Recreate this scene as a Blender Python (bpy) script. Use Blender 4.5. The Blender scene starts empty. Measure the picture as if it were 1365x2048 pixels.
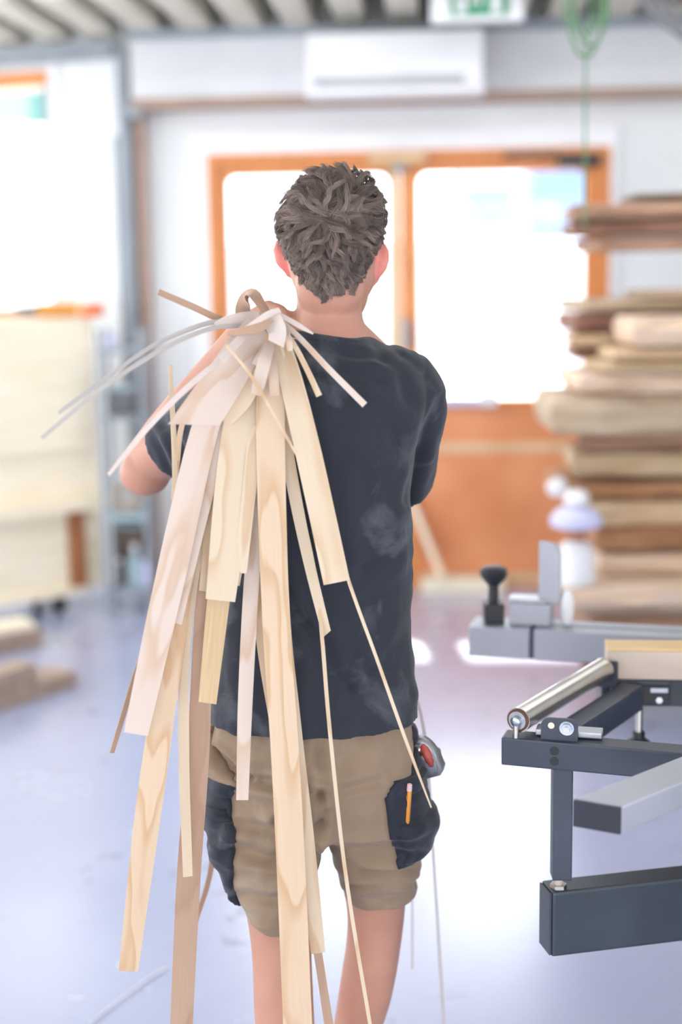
import bpy, bmesh, math, random
import numpy as np
from mathutils import Vector, Matrix, noise

random.seed(7)
np.random.seed(7)
scene = bpy.context.scene
COL = scene.collection

# ------------------------------------------------------------------ camera
F_PX = 2844.0                       # 50 mm lens on a 36 mm high frame of 2048 px
PITCH = math.radians(9.46)
ROLL = math.radians(0.85)
CAM = Vector((0.0, 0.0, 1.58))
cam_d = bpy.data.cameras.new('camera')
cam_d.sensor_fit = 'VERTICAL'
cam_d.sensor_height = 36.0
cam_d.sensor_width = 24.0
cam_d.lens = 50.0
cam_d.clip_start = 0.05
cam_d.clip_end = 300
cam_d.dof.use_dof = True
cam_d.dof.focus_distance = 2.22
cam_d.dof.aperture_fstop = 1.45
cam = bpy.data.objects.new('camera', cam_d)
COL.objects.link(cam)
cam_rot = Matrix.Rotation(math.pi / 2 - PITCH, 3, 'X') @ Matrix.Rotation(-ROLL, 3, 'Z')
cam.matrix_world = Matrix.Translation(CAM) @ cam_rot.to_4x4()
scene.camera = cam

# ------------------------------------------------------------------ sky, sun, exposure
world = bpy.data.worlds.new('sky')
scene.world = world
world.use_nodes = True
wn = world.node_tree
bg = wn.nodes['Background']
bg.inputs['Color'].default_value = (0.95, 0.97, 1.0, 1)
bg.inputs['Strength'].default_value = 6.0
sun_d = bpy.data.lights.new('sun', 'SUN')
sun_d.energy = 22.0
sun_d.angle = math.radians(1.0)
sun_d.color = (1.0, 0.95, 0.87)
sun = bpy.data.objects.new('sun', sun_d)
COL.objects.link(sun)
sun.rotation_euler = Vector((0.06, -0.74, -0.67)).to_track_quat('-Z', 'Y').to_euler()
scene.view_settings.view_transform = 'Standard'
scene.view_settings.look = 'None'
scene.view_settings.gamma = 1.0
scene.view_settings.use_curve_mapping = False
scene.view_settings.exposure = 0.0


# ------------------------------------------------------------------ measuring helpers
def ray(px, py):
    v = Vector(((px - 682.5) / F_PX, -(py - 1024.0) / F_PX, -1.0))
    return cam_rot @ v


def P(px, py, Y):                    # point seen at a pixel, standing at distance Y
    r = ray(px, py)
    return CAM + r * (Y / r.y)


def PZ(px, py, z):                   # point seen at a pixel, lying at height z
    r = ray(px, py)
    return CAM + r * ((z - CAM.z) / r.z)


def proj(p):
    q = cam_rot.transposed() @ (Vector(p) - CAM)
    return 682.5 + F_PX * q.x / -q.z, 1024.0 - F_PX * q.y / -q.z


def px2m(Y):
    return Y / F_PX * 1.01


class Frame:                         # a vertical wall plane turned about z
    def __init__(self, origin, phi):
        self.o = Vector((origin[0], origin[1], 0))
        self.e = Vector((math.cos(phi), -math.sin(phi), 0))
        self.n = Vector((math.sin(phi), math.cos(phi), 0))   # away from the room

    def at(self, u, d, z):           # d = distance in front of the wall
        return self.o + self.e * u - self.n * d + Vector((0, 0, z))

    def uz(self, px, py, d=0.0):
        r = ray(px, py)
        o = self.o - self.n * d
        t = (o - CAM).dot(self.n) / r.dot(self.n)
        h = CAM + r * t
        return (h - o).dot(self.e), h.z


FW = Frame((0, 7.09), math.radians(4.2))
POST_U = FW.uz(268, 500)[0]
_pp = FW.at(POST_U, 0, 0)
FL = Frame((_pp.x, _pp.y), math.radians(19))


# ------------------------------------------------------------------ materials
def lin(c):
    out = []
    for v in c[:3]:
        v /= 255.0
        out.append(v / 12.92 if v <= 0.04045 else ((v + 0.055) / 1.055) ** 2.4)
    return (*out, 1.0)


def new_mat(name):
    m = bpy.data.materials.new(name)
    m.use_nodes = True
    nt = m.node_tree
    return m, nt, nt.nodes['Principled BSDF']


def mat(name, c1, c2=None, rough=0.6, metal=0.0, scale=6.0, stretch=(1, 1, 1), bump=0.0,
        bump_scale=None, spec=0.5, detail=4.0, coat=0.0, ramp=(0.35, 0.65), sss=0.0, sss_r=(1, .3, .15)):
    """noise-mottled surface"""
    m, nt, b = new_mat(name)
    N, L = nt.nodes, nt.links
    c2 = c2 or tuple(min(255, v * 0.88) for v in c1)
    tc = N.new('ShaderNodeTexCoord')
    mp = N.new('ShaderNodeMapping')
    mp.inputs['Scale'].default_value = stretch
    nz = N.new('ShaderNodeTexNoise')
    nz.inputs['Scale'].default_value = scale
    nz.inputs['Detail'].default_value = detail
    cr = N.new('ShaderNodeValToRGB')
    cr.color_ramp.elements[0].position = ramp[0]
    cr.color_ramp.elements[1].position = ramp[1]
    cr.color_ramp.elements[0].color = lin(c1)
    cr.color_ramp.elements[1].color = lin(c2)
    L.new(tc.outputs['Object'], mp.inputs['Vector'])
    L.new(mp.outputs['Vector'], nz.inputs['Vector'])
    L.new(nz.outputs['Fac'], cr.inputs['Fac'])
    L.new(cr.outputs['Color'], b.inputs['Base Color'])
    b.inputs['Roughness'].default_value = rough
    b.inputs['Metallic'].default_value = metal
    b.inputs['Specular IOR Level'].default_value = spec
    if coat:
        b.inputs['Coat Weight'].default_value = coat
        b.inputs['Coat Roughness'].default_value = 0.15
    if sss:
        b.inputs['Subsurface Weight'].default_value = sss
        b.inputs['Subsurface Radius'].default_value = sss_r
        b.inputs['Subsurface Scale'].default_value = 0.012
    if bump:
        nb = N.new('ShaderNodeTexNoise')
        nb.inputs['Scale'].default_value = bump_scale or scale * 6
        nb.inputs['Detail'].default_value = 3
        L.new(mp.outputs['Vector'], nb.inputs['Vector'])
        bp = N.new('ShaderNodeBump')
        bp.inputs['Strength'].default_value = bump
        bp.inputs['Distance'].default_value = 0.003
        L.new(nb.outputs['Fac'], bp.inputs['Height'])
        L.new(bp.outputs['Normal'], b.inputs['Normal'])
    return m


def veneer_mat(name, base, dark, freq=9.0, line=0.55, fine=0.25, trans=0.18):
    """thin softwood veneer: cathedral growth lines on the strip's own UV (metres across / along)"""
    m, nt, b = new_mat(name)
    N, L = nt.nodes, nt.links
    uv = N.new('ShaderNodeUVMap')
    oi = N.new('ShaderNodeObjectInfo')
    mul = N.new('ShaderNodeMath'); mul.operation = 'MULTIPLY'; mul.inputs[1].default_value = 37.0
    L.new(oi.outputs['Random'], mul.inputs[0])
    cx = N.new('ShaderNodeCombineXYZ')
    L.new(mul.outputs[0], cx.inputs['X']); L.new(mul.outputs[0], cx.inputs['Y'])
    add = N.new('ShaderNodeVectorMath'); add.operation = 'ADD'
    L.new(uv.outputs['UV'], add.inputs[0]); L.new(cx.outputs[0], add.inputs[1])
    mp = N.new('ShaderNodeMapping'); mp.inputs['Scale'].default_value = (14, 2.6, 1)
    L.new(add.outputs[0], mp.inputs['Vector'])
    nz = N.new('ShaderNodeTexNoise'); nz.inputs['Scale'].default_value = 1.0
    nz.inputs['Detail'].default_value = 2.2; nz.inputs['Roughness'].default_value = 0.45
    L.new(mp.outputs[0], nz.inputs['Vector'])
    fr = N.new('ShaderNodeMath'); fr.operation = 'MULTIPLY'; fr.inputs[1].default_value = freq
    L.new(nz.outputs['Fac'], fr.inputs[0])
    pp = N.new('ShaderNodeMath'); pp.operation = 'FRACT'
    L.new(fr.outputs[0], pp.inputs[0])
    cr = N.new('ShaderNodeValToRGB')          # saw tooth: early wood pale, late wood a sharp darker rim
    e = cr.color_ramp.elements
    e[0].position = 0.0; e[0].color = (0, 0, 0, 1)
    e[1].position = 1.0; e[1].color = (0, 0, 0, 1)
    x = e.new(0.55); x.color = (0.12, .12, .12, 1)
    x = e.new(0.9); x.color = (1, 1, 1, 1)
    L.new(pp.outputs[0], cr.inputs['Fac'])
    mp2 = N.new('ShaderNodeMapping'); mp2.inputs['Scale'].default_value = (420, 9, 1)
    L.new(add.outputs[0], mp2.inputs['Vector'])
    nf = N.new('ShaderNodeTexNoise'); nf.inputs['Scale'].default_value = 1.0; nf.inputs['Detail'].default_value = 2
    L.new(mp2.outputs[0], nf.inputs['Vector'])
    ff = N.new('ShaderNodeMath'); ff.operation = 'MULTIPLY_ADD'
    ff.inputs[1].default_value = fine; ff.inputs[2].default_value = -fine * 0.35
    L.new(nf.outputs['Fac'], ff.inputs[0])
    ml = N.new('ShaderNodeMath'); ml.operation = 'MULTIPLY_ADD'; ml.inputs[1].default_value = line
    ml.use_clamp = True
    L.new(cr.outputs['Color'], ml.inputs[0]); L.new(ff.outputs[0], ml.inputs[2])
    mx = N.new('ShaderNodeMix'); mx.data_type = 'RGBA'
    mx.inputs['A'].default_value = lin(base); mx.inputs['B'].default_value = lin(dark)
    L.new(ml.outputs[0], mx.inputs['Factor'])
    L.new(mx.outputs['Result'], b.inputs['Base Color'])
    b.inputs['Roughness'].default_value = 0.55
    b.inputs['Specular IOR Level'].default_value = 0.3
    tr = N.new('ShaderNodeBsdfTranslucent')
    L.new(mx.outputs['Result'], tr.inputs['Color'])
    ms = N.new('ShaderNodeMixShader'); ms.inputs[0].default_value = trans
    out = N['Material Output']
    L.new(b.outputs[0], ms.inputs[1]); L.new(tr.outputs[0], ms.inputs[2])
    L.new(ms.outputs[0], out.inputs['Surface'])
    return m


def glass_mat(name):
    m, nt, b = new_mat(name)
    N, L = nt.nodes, nt.links
    t = N.new('ShaderNodeBsdfTransparent'); t.inputs[0].default_value = (0.95, 0.98, 1, 1)
    g = N.new('ShaderNodeBsdfGlossy'); g.inputs['Roughness'].default_value = 0.02
    fn = N.new('ShaderNodeFresnel'); fn.inputs[0].default_value = 1.35
    ms = N.new('ShaderNodeMixShader')
    L.new(fn.outputs[0], ms.inputs[0]); L.new(t.outputs[0], ms.inputs[1]); L.new(g.outputs[0], ms.inputs[2])
    L.new(ms.outputs[0], N['Material Output'].inputs['Surface'])
    return m


def opal_mat(name):
    m, nt, b = new_mat(name)
    N, L = nt.nodes, nt.links
    t = N.new('ShaderNodeBsdfTranslucent'); t.inputs[0].default_value = (0.60, 0.615, 0.63, 1)
    ms = N.new('ShaderNodeMixShader'); ms.inputs[0].default_value = .85
    L.new(b.outputs[0], ms.inputs[1]); L.new(t.outputs[0], ms.inputs[2])
    L.new(ms.outputs[0], N['Material Output'].inputs['Surface'])
    return m


def floor_mat():
    m, nt, b = new_mat('sealed_concrete')
    N, L = nt.nodes, nt.links
    tc = N.new('ShaderNodeTexCoord')
    nz = N.new('ShaderNodeTexNoise'); nz.inputs['Scale'].default_value = 1.3; nz.inputs['Detail'].default_value = 6
    L.new(tc.outputs['Object'], nz.inputs['Vector'])
    cr = N.new('ShaderNodeValToRGB')
    cr.color_ramp.elements[0].position = .3; cr.color_ramp.elements[1].position = .7
    cr.color_ramp.elements[0].color = lin((163, 171, 203)); cr.color_ramp.elements[1].color = lin((176, 183, 213))
    L.new(nz.outputs['Fac'], cr.inputs['Fac'])
    # scattered drips and scuffs
    n2 = N.new('ShaderNodeTexNoise'); n2.inputs['Scale'].default_value = 9; n2.inputs['Detail'].default_value = 3
    L.new(tc.outputs['Object'], n2.inputs['Vector'])
    n3 = N.new('ShaderNodeTexNoise'); n3.inputs['Scale'].default_value = 1.1; n3.inputs['Detail'].default_value = 1
    L.new(tc.outputs['Object'], n3.inputs['Vector'])
    r2 = N.new('ShaderNodeValToRGB'); r2.color_ramp.elements[0].position = .61; r2.color_ramp.elements[1].position = .66
    r3 = N.new('ShaderNodeValToRGB'); r3.color_ramp.elements[0].position = .5; r3.color_ramp.elements[1].position = .6
    L.new(n2.outputs['Fac'], r2.inputs['Fac']); L.new(n3.outputs['Fac'], r3.inputs['Fac'])
    mu = N.new('ShaderNodeMath'); mu.operation = 'MULTIPLY'
    L.new(r2.outputs['Color'], mu.inputs[0]); L.new(r3.outputs['Color'], mu.inputs[1])
    mu2 = N.new('ShaderNodeMath'); mu2.operation = 'MULTIPLY'; mu2.inputs[1].default_value = 0.55
    L.new(mu.outputs[0], mu2.inputs[0])
    mx = N.new('ShaderNodeMix'); mx.data_type = 'RGBA'; mx.inputs['B'].default_value = lin((110, 112, 135))
    L.new(mu2.outputs[0], mx.inputs['Factor']); L.new(cr.outputs['Color'], mx.inputs['A'])
    L.new(mx.outputs['Result'], b.inputs['Base Color'])
    r4 = N.new('ShaderNodeMapRange'); r4.inputs['To Min'].default_value = 0.25; r4.inputs['To Max'].default_value = 0.29
    L.new(nz.outputs['Fac'], r4.inputs['Value']); L.new(r4.outputs[0], b.inputs['Roughness'])
    b.inputs['Specular IOR Level'].default_value = 0.9
    b.inputs['Coat Weight'].default_value = 0.7
    b.inputs['Coat Roughness'].default_value = 0.22
    return m


def cloth_mat(name, c1, c2, dust, dust_amt=0.5, dust_scale=7, rough=0.85, thr=(0.55, 0.75)):
    m, nt, b = new_mat(name)
    N, L = nt.nodes, nt.links
    tc = N.new('ShaderNodeTexCoord')
    n1 = N.new('ShaderNodeTexNoise'); n1.inputs['Scale'].default_value = 14; n1.inputs['Detail'].default_value = 5
    L.new(tc.outputs['Object'], n1.inputs['Vector'])
    mx = N.new('ShaderNodeMix'); mx.data_type = 'RGBA'
    mx.inputs['A'].default_value = lin(c1); mx.inputs['B'].default_value = lin(c2)
    L.new(n1.outputs['Fac'], mx.inputs['Factor'])
    n2 = N.new('ShaderNodeTexNoise'); n2.inputs['Scale'].default_value = dust_scale; n2.inputs['Detail'].default_value = 7
    n2.inputs['Roughness'].default_value = .6; n2.inputs['Distortion'].default_value = .5
    L.new(tc.outputs['Object'], n2.inputs['Vector'])
    cr = N.new('ShaderNodeValToRGB')
    cr.color_ramp.elements[0].position = thr[0]; cr.color_ramp.elements[1].position = thr[1]
    cr.color_ramp.elements[1].color = (dust_amt, dust_amt, dust_amt, 1)
    L.new(n2.outputs['Fac'], cr.inputs['Fac'])
    m2 = N.new('ShaderNodeMix'); m2.data_type = 'RGBA'; m2.inputs['B'].default_value = lin(dust)
    L.new(cr.outputs['Color'], m2.inputs['Factor']); L.new(mx.outputs['Result'], m2.inputs['A'])
    L.new(m2.outputs['Result'], b.inputs['Base Color'])
    b.inputs['Roughness'].default_value = rough
    b.inputs['Specular IOR Level'].default_value = 0.25
    b.inputs['Sheen Weight'].default_value = 0.15
    wv = N.new('ShaderNodeTexNoise'); wv.inputs['Scale'].default_value = 600
    L.new(tc.outputs['Object'], wv.inputs['Vector'])
    bp = N.new('ShaderNodeBump'); bp.inputs['Strength'].default_value = 0.15; bp.inputs['Distance'].default_value = .001
    L.new(wv.outputs['Fac'], bp.inputs['Height']); L.new(bp.outputs['Normal'], b.inputs['Normal'])
    return m


M = {}
M['floor'] = floor_mat()
M['wall'] = mat('white_wall', (228, 230, 230), (221, 223, 224), rough=.8, scale=1.5)
M['beam_white'] = mat('painted_beam', (222, 223, 225), (212, 213, 217), rough=.7, scale=2)
M['grey_steel'] = mat('grey_steel_trim', (150, 158, 166), (136, 143, 152), rough=.5, scale=3)
M['brown_strip'] = mat('brown_strip', (176, 150, 134), (160, 136, 122), rough=.7, scale=4, stretch=(1, 8, 8))
M['joist'] = mat('painted_joist', (214, 211, 198), (198, 194, 180), rough=.75, scale=3, stretch=(4, .5, 4))
M['deck'] = mat('dark_deck', (112, 98, 82), (90, 78, 66), rough=.9, scale=3)
M['door_wood'] = mat('orange_door_wood', (222, 146, 84), (206, 128, 68), rough=.45, scale=7, stretch=(6, 6, .6))
M['door_panel'] = mat('orange_door_panel', (228, 152, 104), (212, 132, 84), rough=.5, scale=3.5, stretch=(1, 1, 1))
M['door_edge'] = mat('pale_door_edge', (222, 190, 150), (208, 174, 132), rough=.6, scale=5)
M['glass'] = glass_mat('window_glass')
M['white'] = mat('white_plastic', (238, 238, 240), (230, 230, 234), rough=.45, scale=4)
M['lavender'] = mat('lavender_paper', (206, 206, 238), (196, 197, 230), rough=.6, scale=4)
M['green'] = mat('exit_green', (24, 142, 96), (20, 130, 88), rough=.4, scale=3)
M['green_pale'] = mat('pale_green', (200, 226, 212), (192, 220, 206), rough=.4, scale=3)
M['cord_green'] = mat('green_cord', (96, 138, 96), (84, 124, 86), rough=.5, scale=20)
M['dark_metal'] = mat('dark_painted_steel', (62, 68, 82), (54, 60, 73), rough=.42, scale=9, bump=.05)
M['arm_metal'] = mat('dark_arm_steel', (46, 54, 64), (60, 68, 78), rough=.4, scale=6, bump=.05)
M['black'] = mat('black_plastic', (34, 36, 44), (26, 28, 34), rough=.45, scale=9)
M['cap_black'] = mat('end_cap_black', (42, 42, 56), (36, 36, 48), rough=.5, scale=12, bump=.08)
M['alu'] = mat('brushed_aluminium', (186, 188, 196), (172, 174, 182), rough=.38, metal=.75, scale=5, stretch=(1, 30, 30))
M['alu_grey'] = mat('anodised_aluminium', (178, 180, 190), (166, 168, 178), rough=.45, metal=.35, scale=5)
M['steel'] = mat('bright_steel', (205, 200, 192), (188, 184, 178), rough=.25, metal=.95, scale=9)
M['zinc'] = mat('zinc_bolt', (190, 198, 208), (150, 160, 172), rough=.25, metal=.9, scale=30)
M['rust'] = mat('rusty_ring', (120, 78, 56), (90, 58, 44), rough=.7, scale=60)
M['cart_ply'] = mat('pale_plywood', (248, 238, 216), (242, 228, 200), rough=.6, scale=3, stretch=(1, 1, 6))
M['cart_brown'] = mat('red_brown_leg', (178, 118, 76), (160, 100, 62), rough=.6, scale=6, stretch=(6, 6, 1))
M['orange'] = mat('orange_plastic', (232, 168, 88), (222, 156, 78), rough=.5, scale=5)
M['red_orange'] = mat('red_orange_plastic', (236, 120, 70), (226, 108, 60), rough=.5, scale=5)
M['grey_plastic'] = mat('grey_plastic', (112, 112, 116), (96, 96, 100), rough=.6, scale=6)
M['blue_grey'] = mat('blue_grey_plastic', (168, 190, 198), (156, 178, 188), rough=.6, scale=6)
M['dark_brown'] = mat('dark_brown_board', (104, 92, 86), (90, 78, 72), rough=.8, scale=6)
M['beige'] = mat('beige_hose', (200, 186, 172), (186, 172, 158), rough=.7, scale=10)
M['offcut'] = mat('grey_brown_timber', (172, 152, 138), (156, 136, 122), rough=.8, scale=5, stretch=(1, 5, 5))
M['ground'] = mat('pale_yard', (214, 214, 216), (202, 202, 206), rough=.9, scale=.6)
M['facade'] = mat('pale_facade', (205, 214, 228), (196, 206, 222), rough=.9, scale=.8)
M['facade_blue'] = mat('blue_facade', (104, 124, 152), (94, 114, 144), rough=.6, scale=.8)
M['leaf'] = mat('outdoor_green', (150, 206, 200), (140, 196, 192), rough=.8, scale=6)
M['skin'] = mat('skin', (196, 147, 127), (184, 134, 115), rough=.5, scale=9, bump=.05, bump_scale=220, spec=.35, sss=.25)
M['ear_skin'] = mat('ear_skin', (226, 150, 138), (220, 130, 122), rough=.5, scale=20, spec=.35, sss=.5)
M['shirt'] = cloth_mat('black_jersey', (50, 53, 62), (42, 45, 54), (150, 154, 165), .42, 6.5, thr=(.56, .80))
M['shorts'] = cloth_mat('khaki_canvas', (152, 131, 111), (137, 116, 97), (190, 176, 160), .55, 6, thr=(.56, .78))
M['pocket'] = cloth_mat('black_pocket_cloth', (42, 45, 58), (34, 36, 46), (150, 152, 160), .4, 14, rough=.6, thr=(.58, .78))
M['pencil'] = mat('orange_pencil', (226, 150, 62), (216, 138, 52), rough=.4, scale=20)
M['pink'] = mat('pink_eraser', (222, 188, 190), (212, 176, 178), rough=.7, scale=20)
M['tape_red'] = mat('red_side', (196, 92, 80), (180, 80, 70), rough=.5, scale=20)
M['tape_grey'] = mat('silver_case', (170, 170, 176), (140, 140, 146), rough=.3, metal=.5, scale=30)
M['v_cream'] = veneer_mat('cream_veneer', (230, 212, 187), (208, 170, 126), 5, .55, .2)
M['v_pink'] = veneer_mat('rosy_white_veneer', (229, 213, 202), (210, 172, 136), 5, .55, .14)
M['v_white'] = veneer_mat('plain_white_veneer', (234, 222, 216), (222, 204, 194), 2, .3, .3)
M['v_honey'] = veneer_mat('honey_veneer', (230, 206, 178), (204, 160, 112), 6, .6, .25)
M['v_fine'] = veneer_mat('straight_grained_veneer', (226, 200, 160), (180, 140, 96), 2, .2, .9)
M['v_brown'] = veneer_mat('brown_veneer', (196, 164, 142), (172, 136, 112), 4, .4, .4, .1)
M['v_grey'] = veneer_mat('grey_veneer', (206, 200, 196), (182, 174, 168), 2, .3, .4, .1)


# ------------------------------------------------------------------ object helpers
def link(o, parent=None):
    COL.objects.link(o)
    if parent is not None:
        o.parent = parent
        o.matrix_parent_inverse = parent.matrix_world.inverted()
    return o


def tag(o, label=None, cat=None, group=None, kind=None):
    if label: o['label'] = label
    if cat: o['category'] = cat
    if group: o['group'] = group
    if kind: o['kind'] = kind
    return o


def empty(name, loc=(0, 0, 0)):
    o = bpy.data.objects.new(name, None)
    o.empty_display_size = .05
    o.location = loc
    COL.objects.link(o)
    o.matrix_world = Matrix.Translation(loc)
    return o


def mesh_obj(name, verts, faces, m, parent=None, smooth=False, uvs=None):
    me = bpy.data.meshes.new(name)
    me.from_pydata([tuple(v) for v in verts], [], faces)
    me.materials.append(m)
    if smooth:
        me.shade_smooth()
    if uvs is not None:
        ul = me.uv_layers.new(name='UVMap')
        for lp in me.loops:
            ul.data[lp.index].uv = uvs[lp.vertex_index]
    me.update()
    o = bpy.data.objects.new(name, me)
    return link(o, parent)


def bm_obj(name, bm, m, parent=None, smooth=False):
    bmesh.ops.recalc_face_normals(bm, faces=bm.faces)
    me = bpy.data.meshes.new(name)
    bm.to_mesh(me); bm.free()
    me.materials.append(m)
    if smooth:
        me.shade_smooth()
    o = bpy.data.objects.new(name, me)
    return link(o, parent)


def hexa(bm, c8, bevel=0.0, seg=2):
    """box from 8 corners: bottom ring then top ring"""
    v = [bm.verts.new(c) for c in c8]
    fs = [bm.faces.new([v[i] for i in q]) for q in
          ((0, 3, 2, 1), (4, 5, 6, 7), (0, 1, 5, 4), (1, 2, 6, 5), (2, 3, 7, 6), (3, 0, 4, 7))]
    if bevel:
        es = list({e for f in fs for e in f.edges})
        bmesh.ops.bevel(bm, geom=es, offset=bevel, segments=seg, affect='EDGES', profile=.6)


def fbox(name, fr, u0, u1, z0, z1, d0, d1, m, parent=None, bevel=0.0):
    """box in a wall frame, d measured into the room"""
    bm = bmesh.new()
    a, b_ = min(u0, u1), max(u0, u1)
    z0, z1 = min(z0, z1), max(z0, z1)
    c = []
    for z in (z0, z1):
        c += [fr.at(a, d1, z), fr.at(b_, d1, z), fr.at(b_, d0, z), fr.at(a, d0, z)]
    hexa(bm, c, bevel)
    return bm_obj(name, bm, m, parent)


def pbox(name, fr, x0, y0, x1, y1, d0, d1, m, parent=None, bevel=0.0):
    """same, the front rectangle measured in the photograph"""
    ua, za = fr.uz(x0, y0, d1)
    ub, zb = fr.uz(x1, y1, d1)
    return fbox(name, fr, ua, ub, zb, za, d0, d1, m, parent, bevel)


def box(name, c, size, m, parent=None, bevel=0.0, rotz=0.0):
    bm = bmesh.new()
    R = Matrix.Rotation(rotz, 3, 'Z')
    x, y, z = (s / 2 for s in size)
    pts = [(-x, -y, -z), (x, -y, -z), (x, y, -z), (-x, y, -z), (-x, -y, z), (x, -y, z), (x, y, z), (-x, y, z)]
    hexa(bm, [Vector(c) + R @ Vector(p) for p in pts], bevel)
    return bm_obj(name, bm, m, parent)


def beam(name, p0, p1, w, h, m, parent=None, bevel=0.002, up=(0, 0, 1)):
    """bar from p0 to p1 (centre line)"""
    p0, p1 = Vector(p0), Vector(p1)
    t = (p1 - p0).normalized()
    s = t.cross(Vector(up)).normalized()
    u = s.cross(t)
    bm = bmesh.new()
    c = []
    for k in (-1, 1):
        c += [p0 - s * w / 2 + u * k * h / 2, p0 + s * w / 2 + u * k * h / 2,
              p1 + s * w / 2 + u * k * h / 2, p1 - s * w / 2 + u * k * h / 2]
    hexa(bm, c, bevel)
    return bm_obj(name, bm, m, parent)


def tube_bm(bm, pts, radii, seg=16, cap=True, flat=1.0):
    pts = [Vector(p) for p in pts]
    rings = []
    prev = None
    for i, p in enumerate(pts):
        t = (pts[min(i + 1, len(pts) - 1)] - pts[max(i - 1, 0)]).normalized()
        ref = Vector((0, 0, 1)) if abs(t.z) < .9 else Vector((0, 1, 0))
        if prev is None:
            s = t.cross(ref).normalized()
        else:
            s = (prev - t * prev.dot(t)).normalized()
        prev = s
        u = t.cross(s)
        r = radii[i] if hasattr(radii, '__len__') else radii
        rings.append([bm.verts.new(p + s * math.cos(a) * r + u * math.sin(a) * r * flat)
                      for a in [2 * math.pi * k / seg for k in range(seg)]])
    for a, b_ in zip(rings, rings[1:]):
        for k in range(seg):
            bm.faces.new((a[k], a[(k + 1) % seg], b_[(k + 1) % seg], b_[k]))
    if cap:
        bm.faces.new(rings[0][::-1]); bm.faces.new(rings[-1])


def tube(name, pts, radii, m, parent=None, seg=16, smooth=True):
    bm = bmesh.new()
    tube_bm(bm, pts, radii, seg)
    o = bm_obj(name, bm, m, parent, smooth)
    if smooth:
        autosmooth(o)
    return o


def autosmooth(o, ang=40):
    me = o.data
    bm = bmesh.new(); bm.from_mesh(me)
    for e in bm.edges:
        if len(e.link_faces) == 2 and e.calc_face_angle(0) > math.radians(ang):
            e.smooth = False
    bm.to_mesh(me); bm.free()


def lathe(name, base, prof, m, parent=None, seg=24, axis=(0, 0, 1)):
    """profile = (radius, height) along the axis"""
    ax = Vector(axis).normalized()
    return tube(name, [Vector(base) + ax * h for r, h in prof], [max(r, 1e-4) for r, h in prof], m, parent, seg)


def smooth_path(pts, n):
    """Catmull-Rom through tuples of any length"""
    A = np.array(pts, float)
    if len(A) == 2:
        t = np.linspace(0, 1, n)[:, None]
        return A[0] * (1 - t) + A[1] * t
    Q = np.vstack([2 * A[0] - A[1], A, 2 * A[-1] - A[-2]])
    out = []
    for k in range(n):
        s = k / (n - 1) * (len(A) - 1)
        i = min(int(s), len(A) - 2)
        t = s - i
        p0, p1, p2, p3 = Q[i], Q[i + 1], Q[i + 2], Q[i + 3]
        out.append(.5 * (2 * p1 + (p2 - p0) * t + (2 * p0 - 5 * p1 + 4 * p2 - p3) * t * t + (3 * p1 - p0 - 3 * p2 + p3) * t ** 3))
    return np.array(out)


# ------------------------------------------------------------------ the setting
def grid_floor():
    v = [(-5, -5, 0), (6, -5, 0), (6, 7.05, 0), (-5, 7.9, 0)]
    b = [(x, y, -.12) for x, y, z in v]
    return mesh_obj('floor', v + b, [(0, 1, 2, 3), (7, 6, 5, 4), (0, 4, 5, 1), (1, 5, 6, 2), (2, 6, 7, 3), (3, 7, 4, 0)], M['floor'])


tag(grid_floor(), kind='structure')

CEIL = 2.73
duL, dzT = FW.uz(415, 312)
duR, _ = FW.uz(1222, 290)
dzT = 0.5 * (dzT + FW.uz(1222, 290)[1])
wf = bmesh.new()


def fr_hexa(bm, fr, u0, u1, z0, z1, d0, d1, bev=0):
    c = []
    for z in (z0, z1):
        c += [fr.at(u0, d1, z), fr.at(u1, d1, z), fr.at(u1, d0, z), fr.at(u0, d0, z)]
    hexa(bm, c, bev)


fr_hexa(wf, FW, POST_U, duL, 0, 3.1, -.25, 0)
fr_hexa(wf, FW, duR, 4.5, 0, 3.1, -.25, 0)
fr_hexa(wf, FW, duL, duR, dzT, 3.1, -.25, 0)
tag(bm_obj('wall_far', wf, M['wall']), kind='structure')

# white reveal strip around the door and the beam over it
tr = empty('trim_1', FW.at((duL + duR) / 2, 0, 0)); tag(tr, kind='structure')
fbox('reveal_strip', FW, duL - .09, duL, 0, dzT + .09, 0, .025, M['white'], tr)
fbox('reveal_strip', FW, duR, duR + .03, 0, dzT + .09, 0, .025, M['white'], tr)
fbox('reveal_strip', FW, duL, duR, dzT, dzT + .09, 0, .025, M['white'], tr)

bz0 = FW.uz(600, 205, .16)[1]
bz1 = FW.uz(600, 72, .16)[1]
tb = empty('trim_2', FW.at(0, 0, bz0)); tag(tb, kind='structure')
fbox('beam_casing', FW, POST_U + .05, 4.5, bz0 + .035, bz1, 0, .16, M['beam_white'], tb)
fbox('beam_foot_strip', FW, POST_U + .05, 4.5, bz0 - .01, bz0 + .034, 0, .17, M['brown_strip'], tb)
fbox('beam_top_rail', FW, POST_U + .05, 4.5, bz1 + .001, bz1 + .045, 0, .19, M['grey_steel'], tb)
fbox('beam_lip', FW, POST_U + .05, 4.5, bz0 + .13, bz0 + .145, .161, .172, M['beam_white'], tb)

post = empty('trim_3', FW.at(POST_U, 0, 0)); tag(post, kind='structure')
pbox('steel_post', FW, 252, 90, 272, 1170, 0, .12, M['grey_steel'], post)
fbox('post_edge', FW, POST_U + .045, POST_U + .085, 0, bz0 - .01, 0, .10, M['brown_strip'], post)
fbox('bracket', FW, POST_U + .0, POST_U + .10, bz0 - .05, bz0 + .03, .121, .16, M['grey_steel'], post)
fbox('conduit', FW, POST_U - .075, POST_U - .055, .9, bz0 - .12, .0, .02, M['grey_steel'], post)

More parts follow.
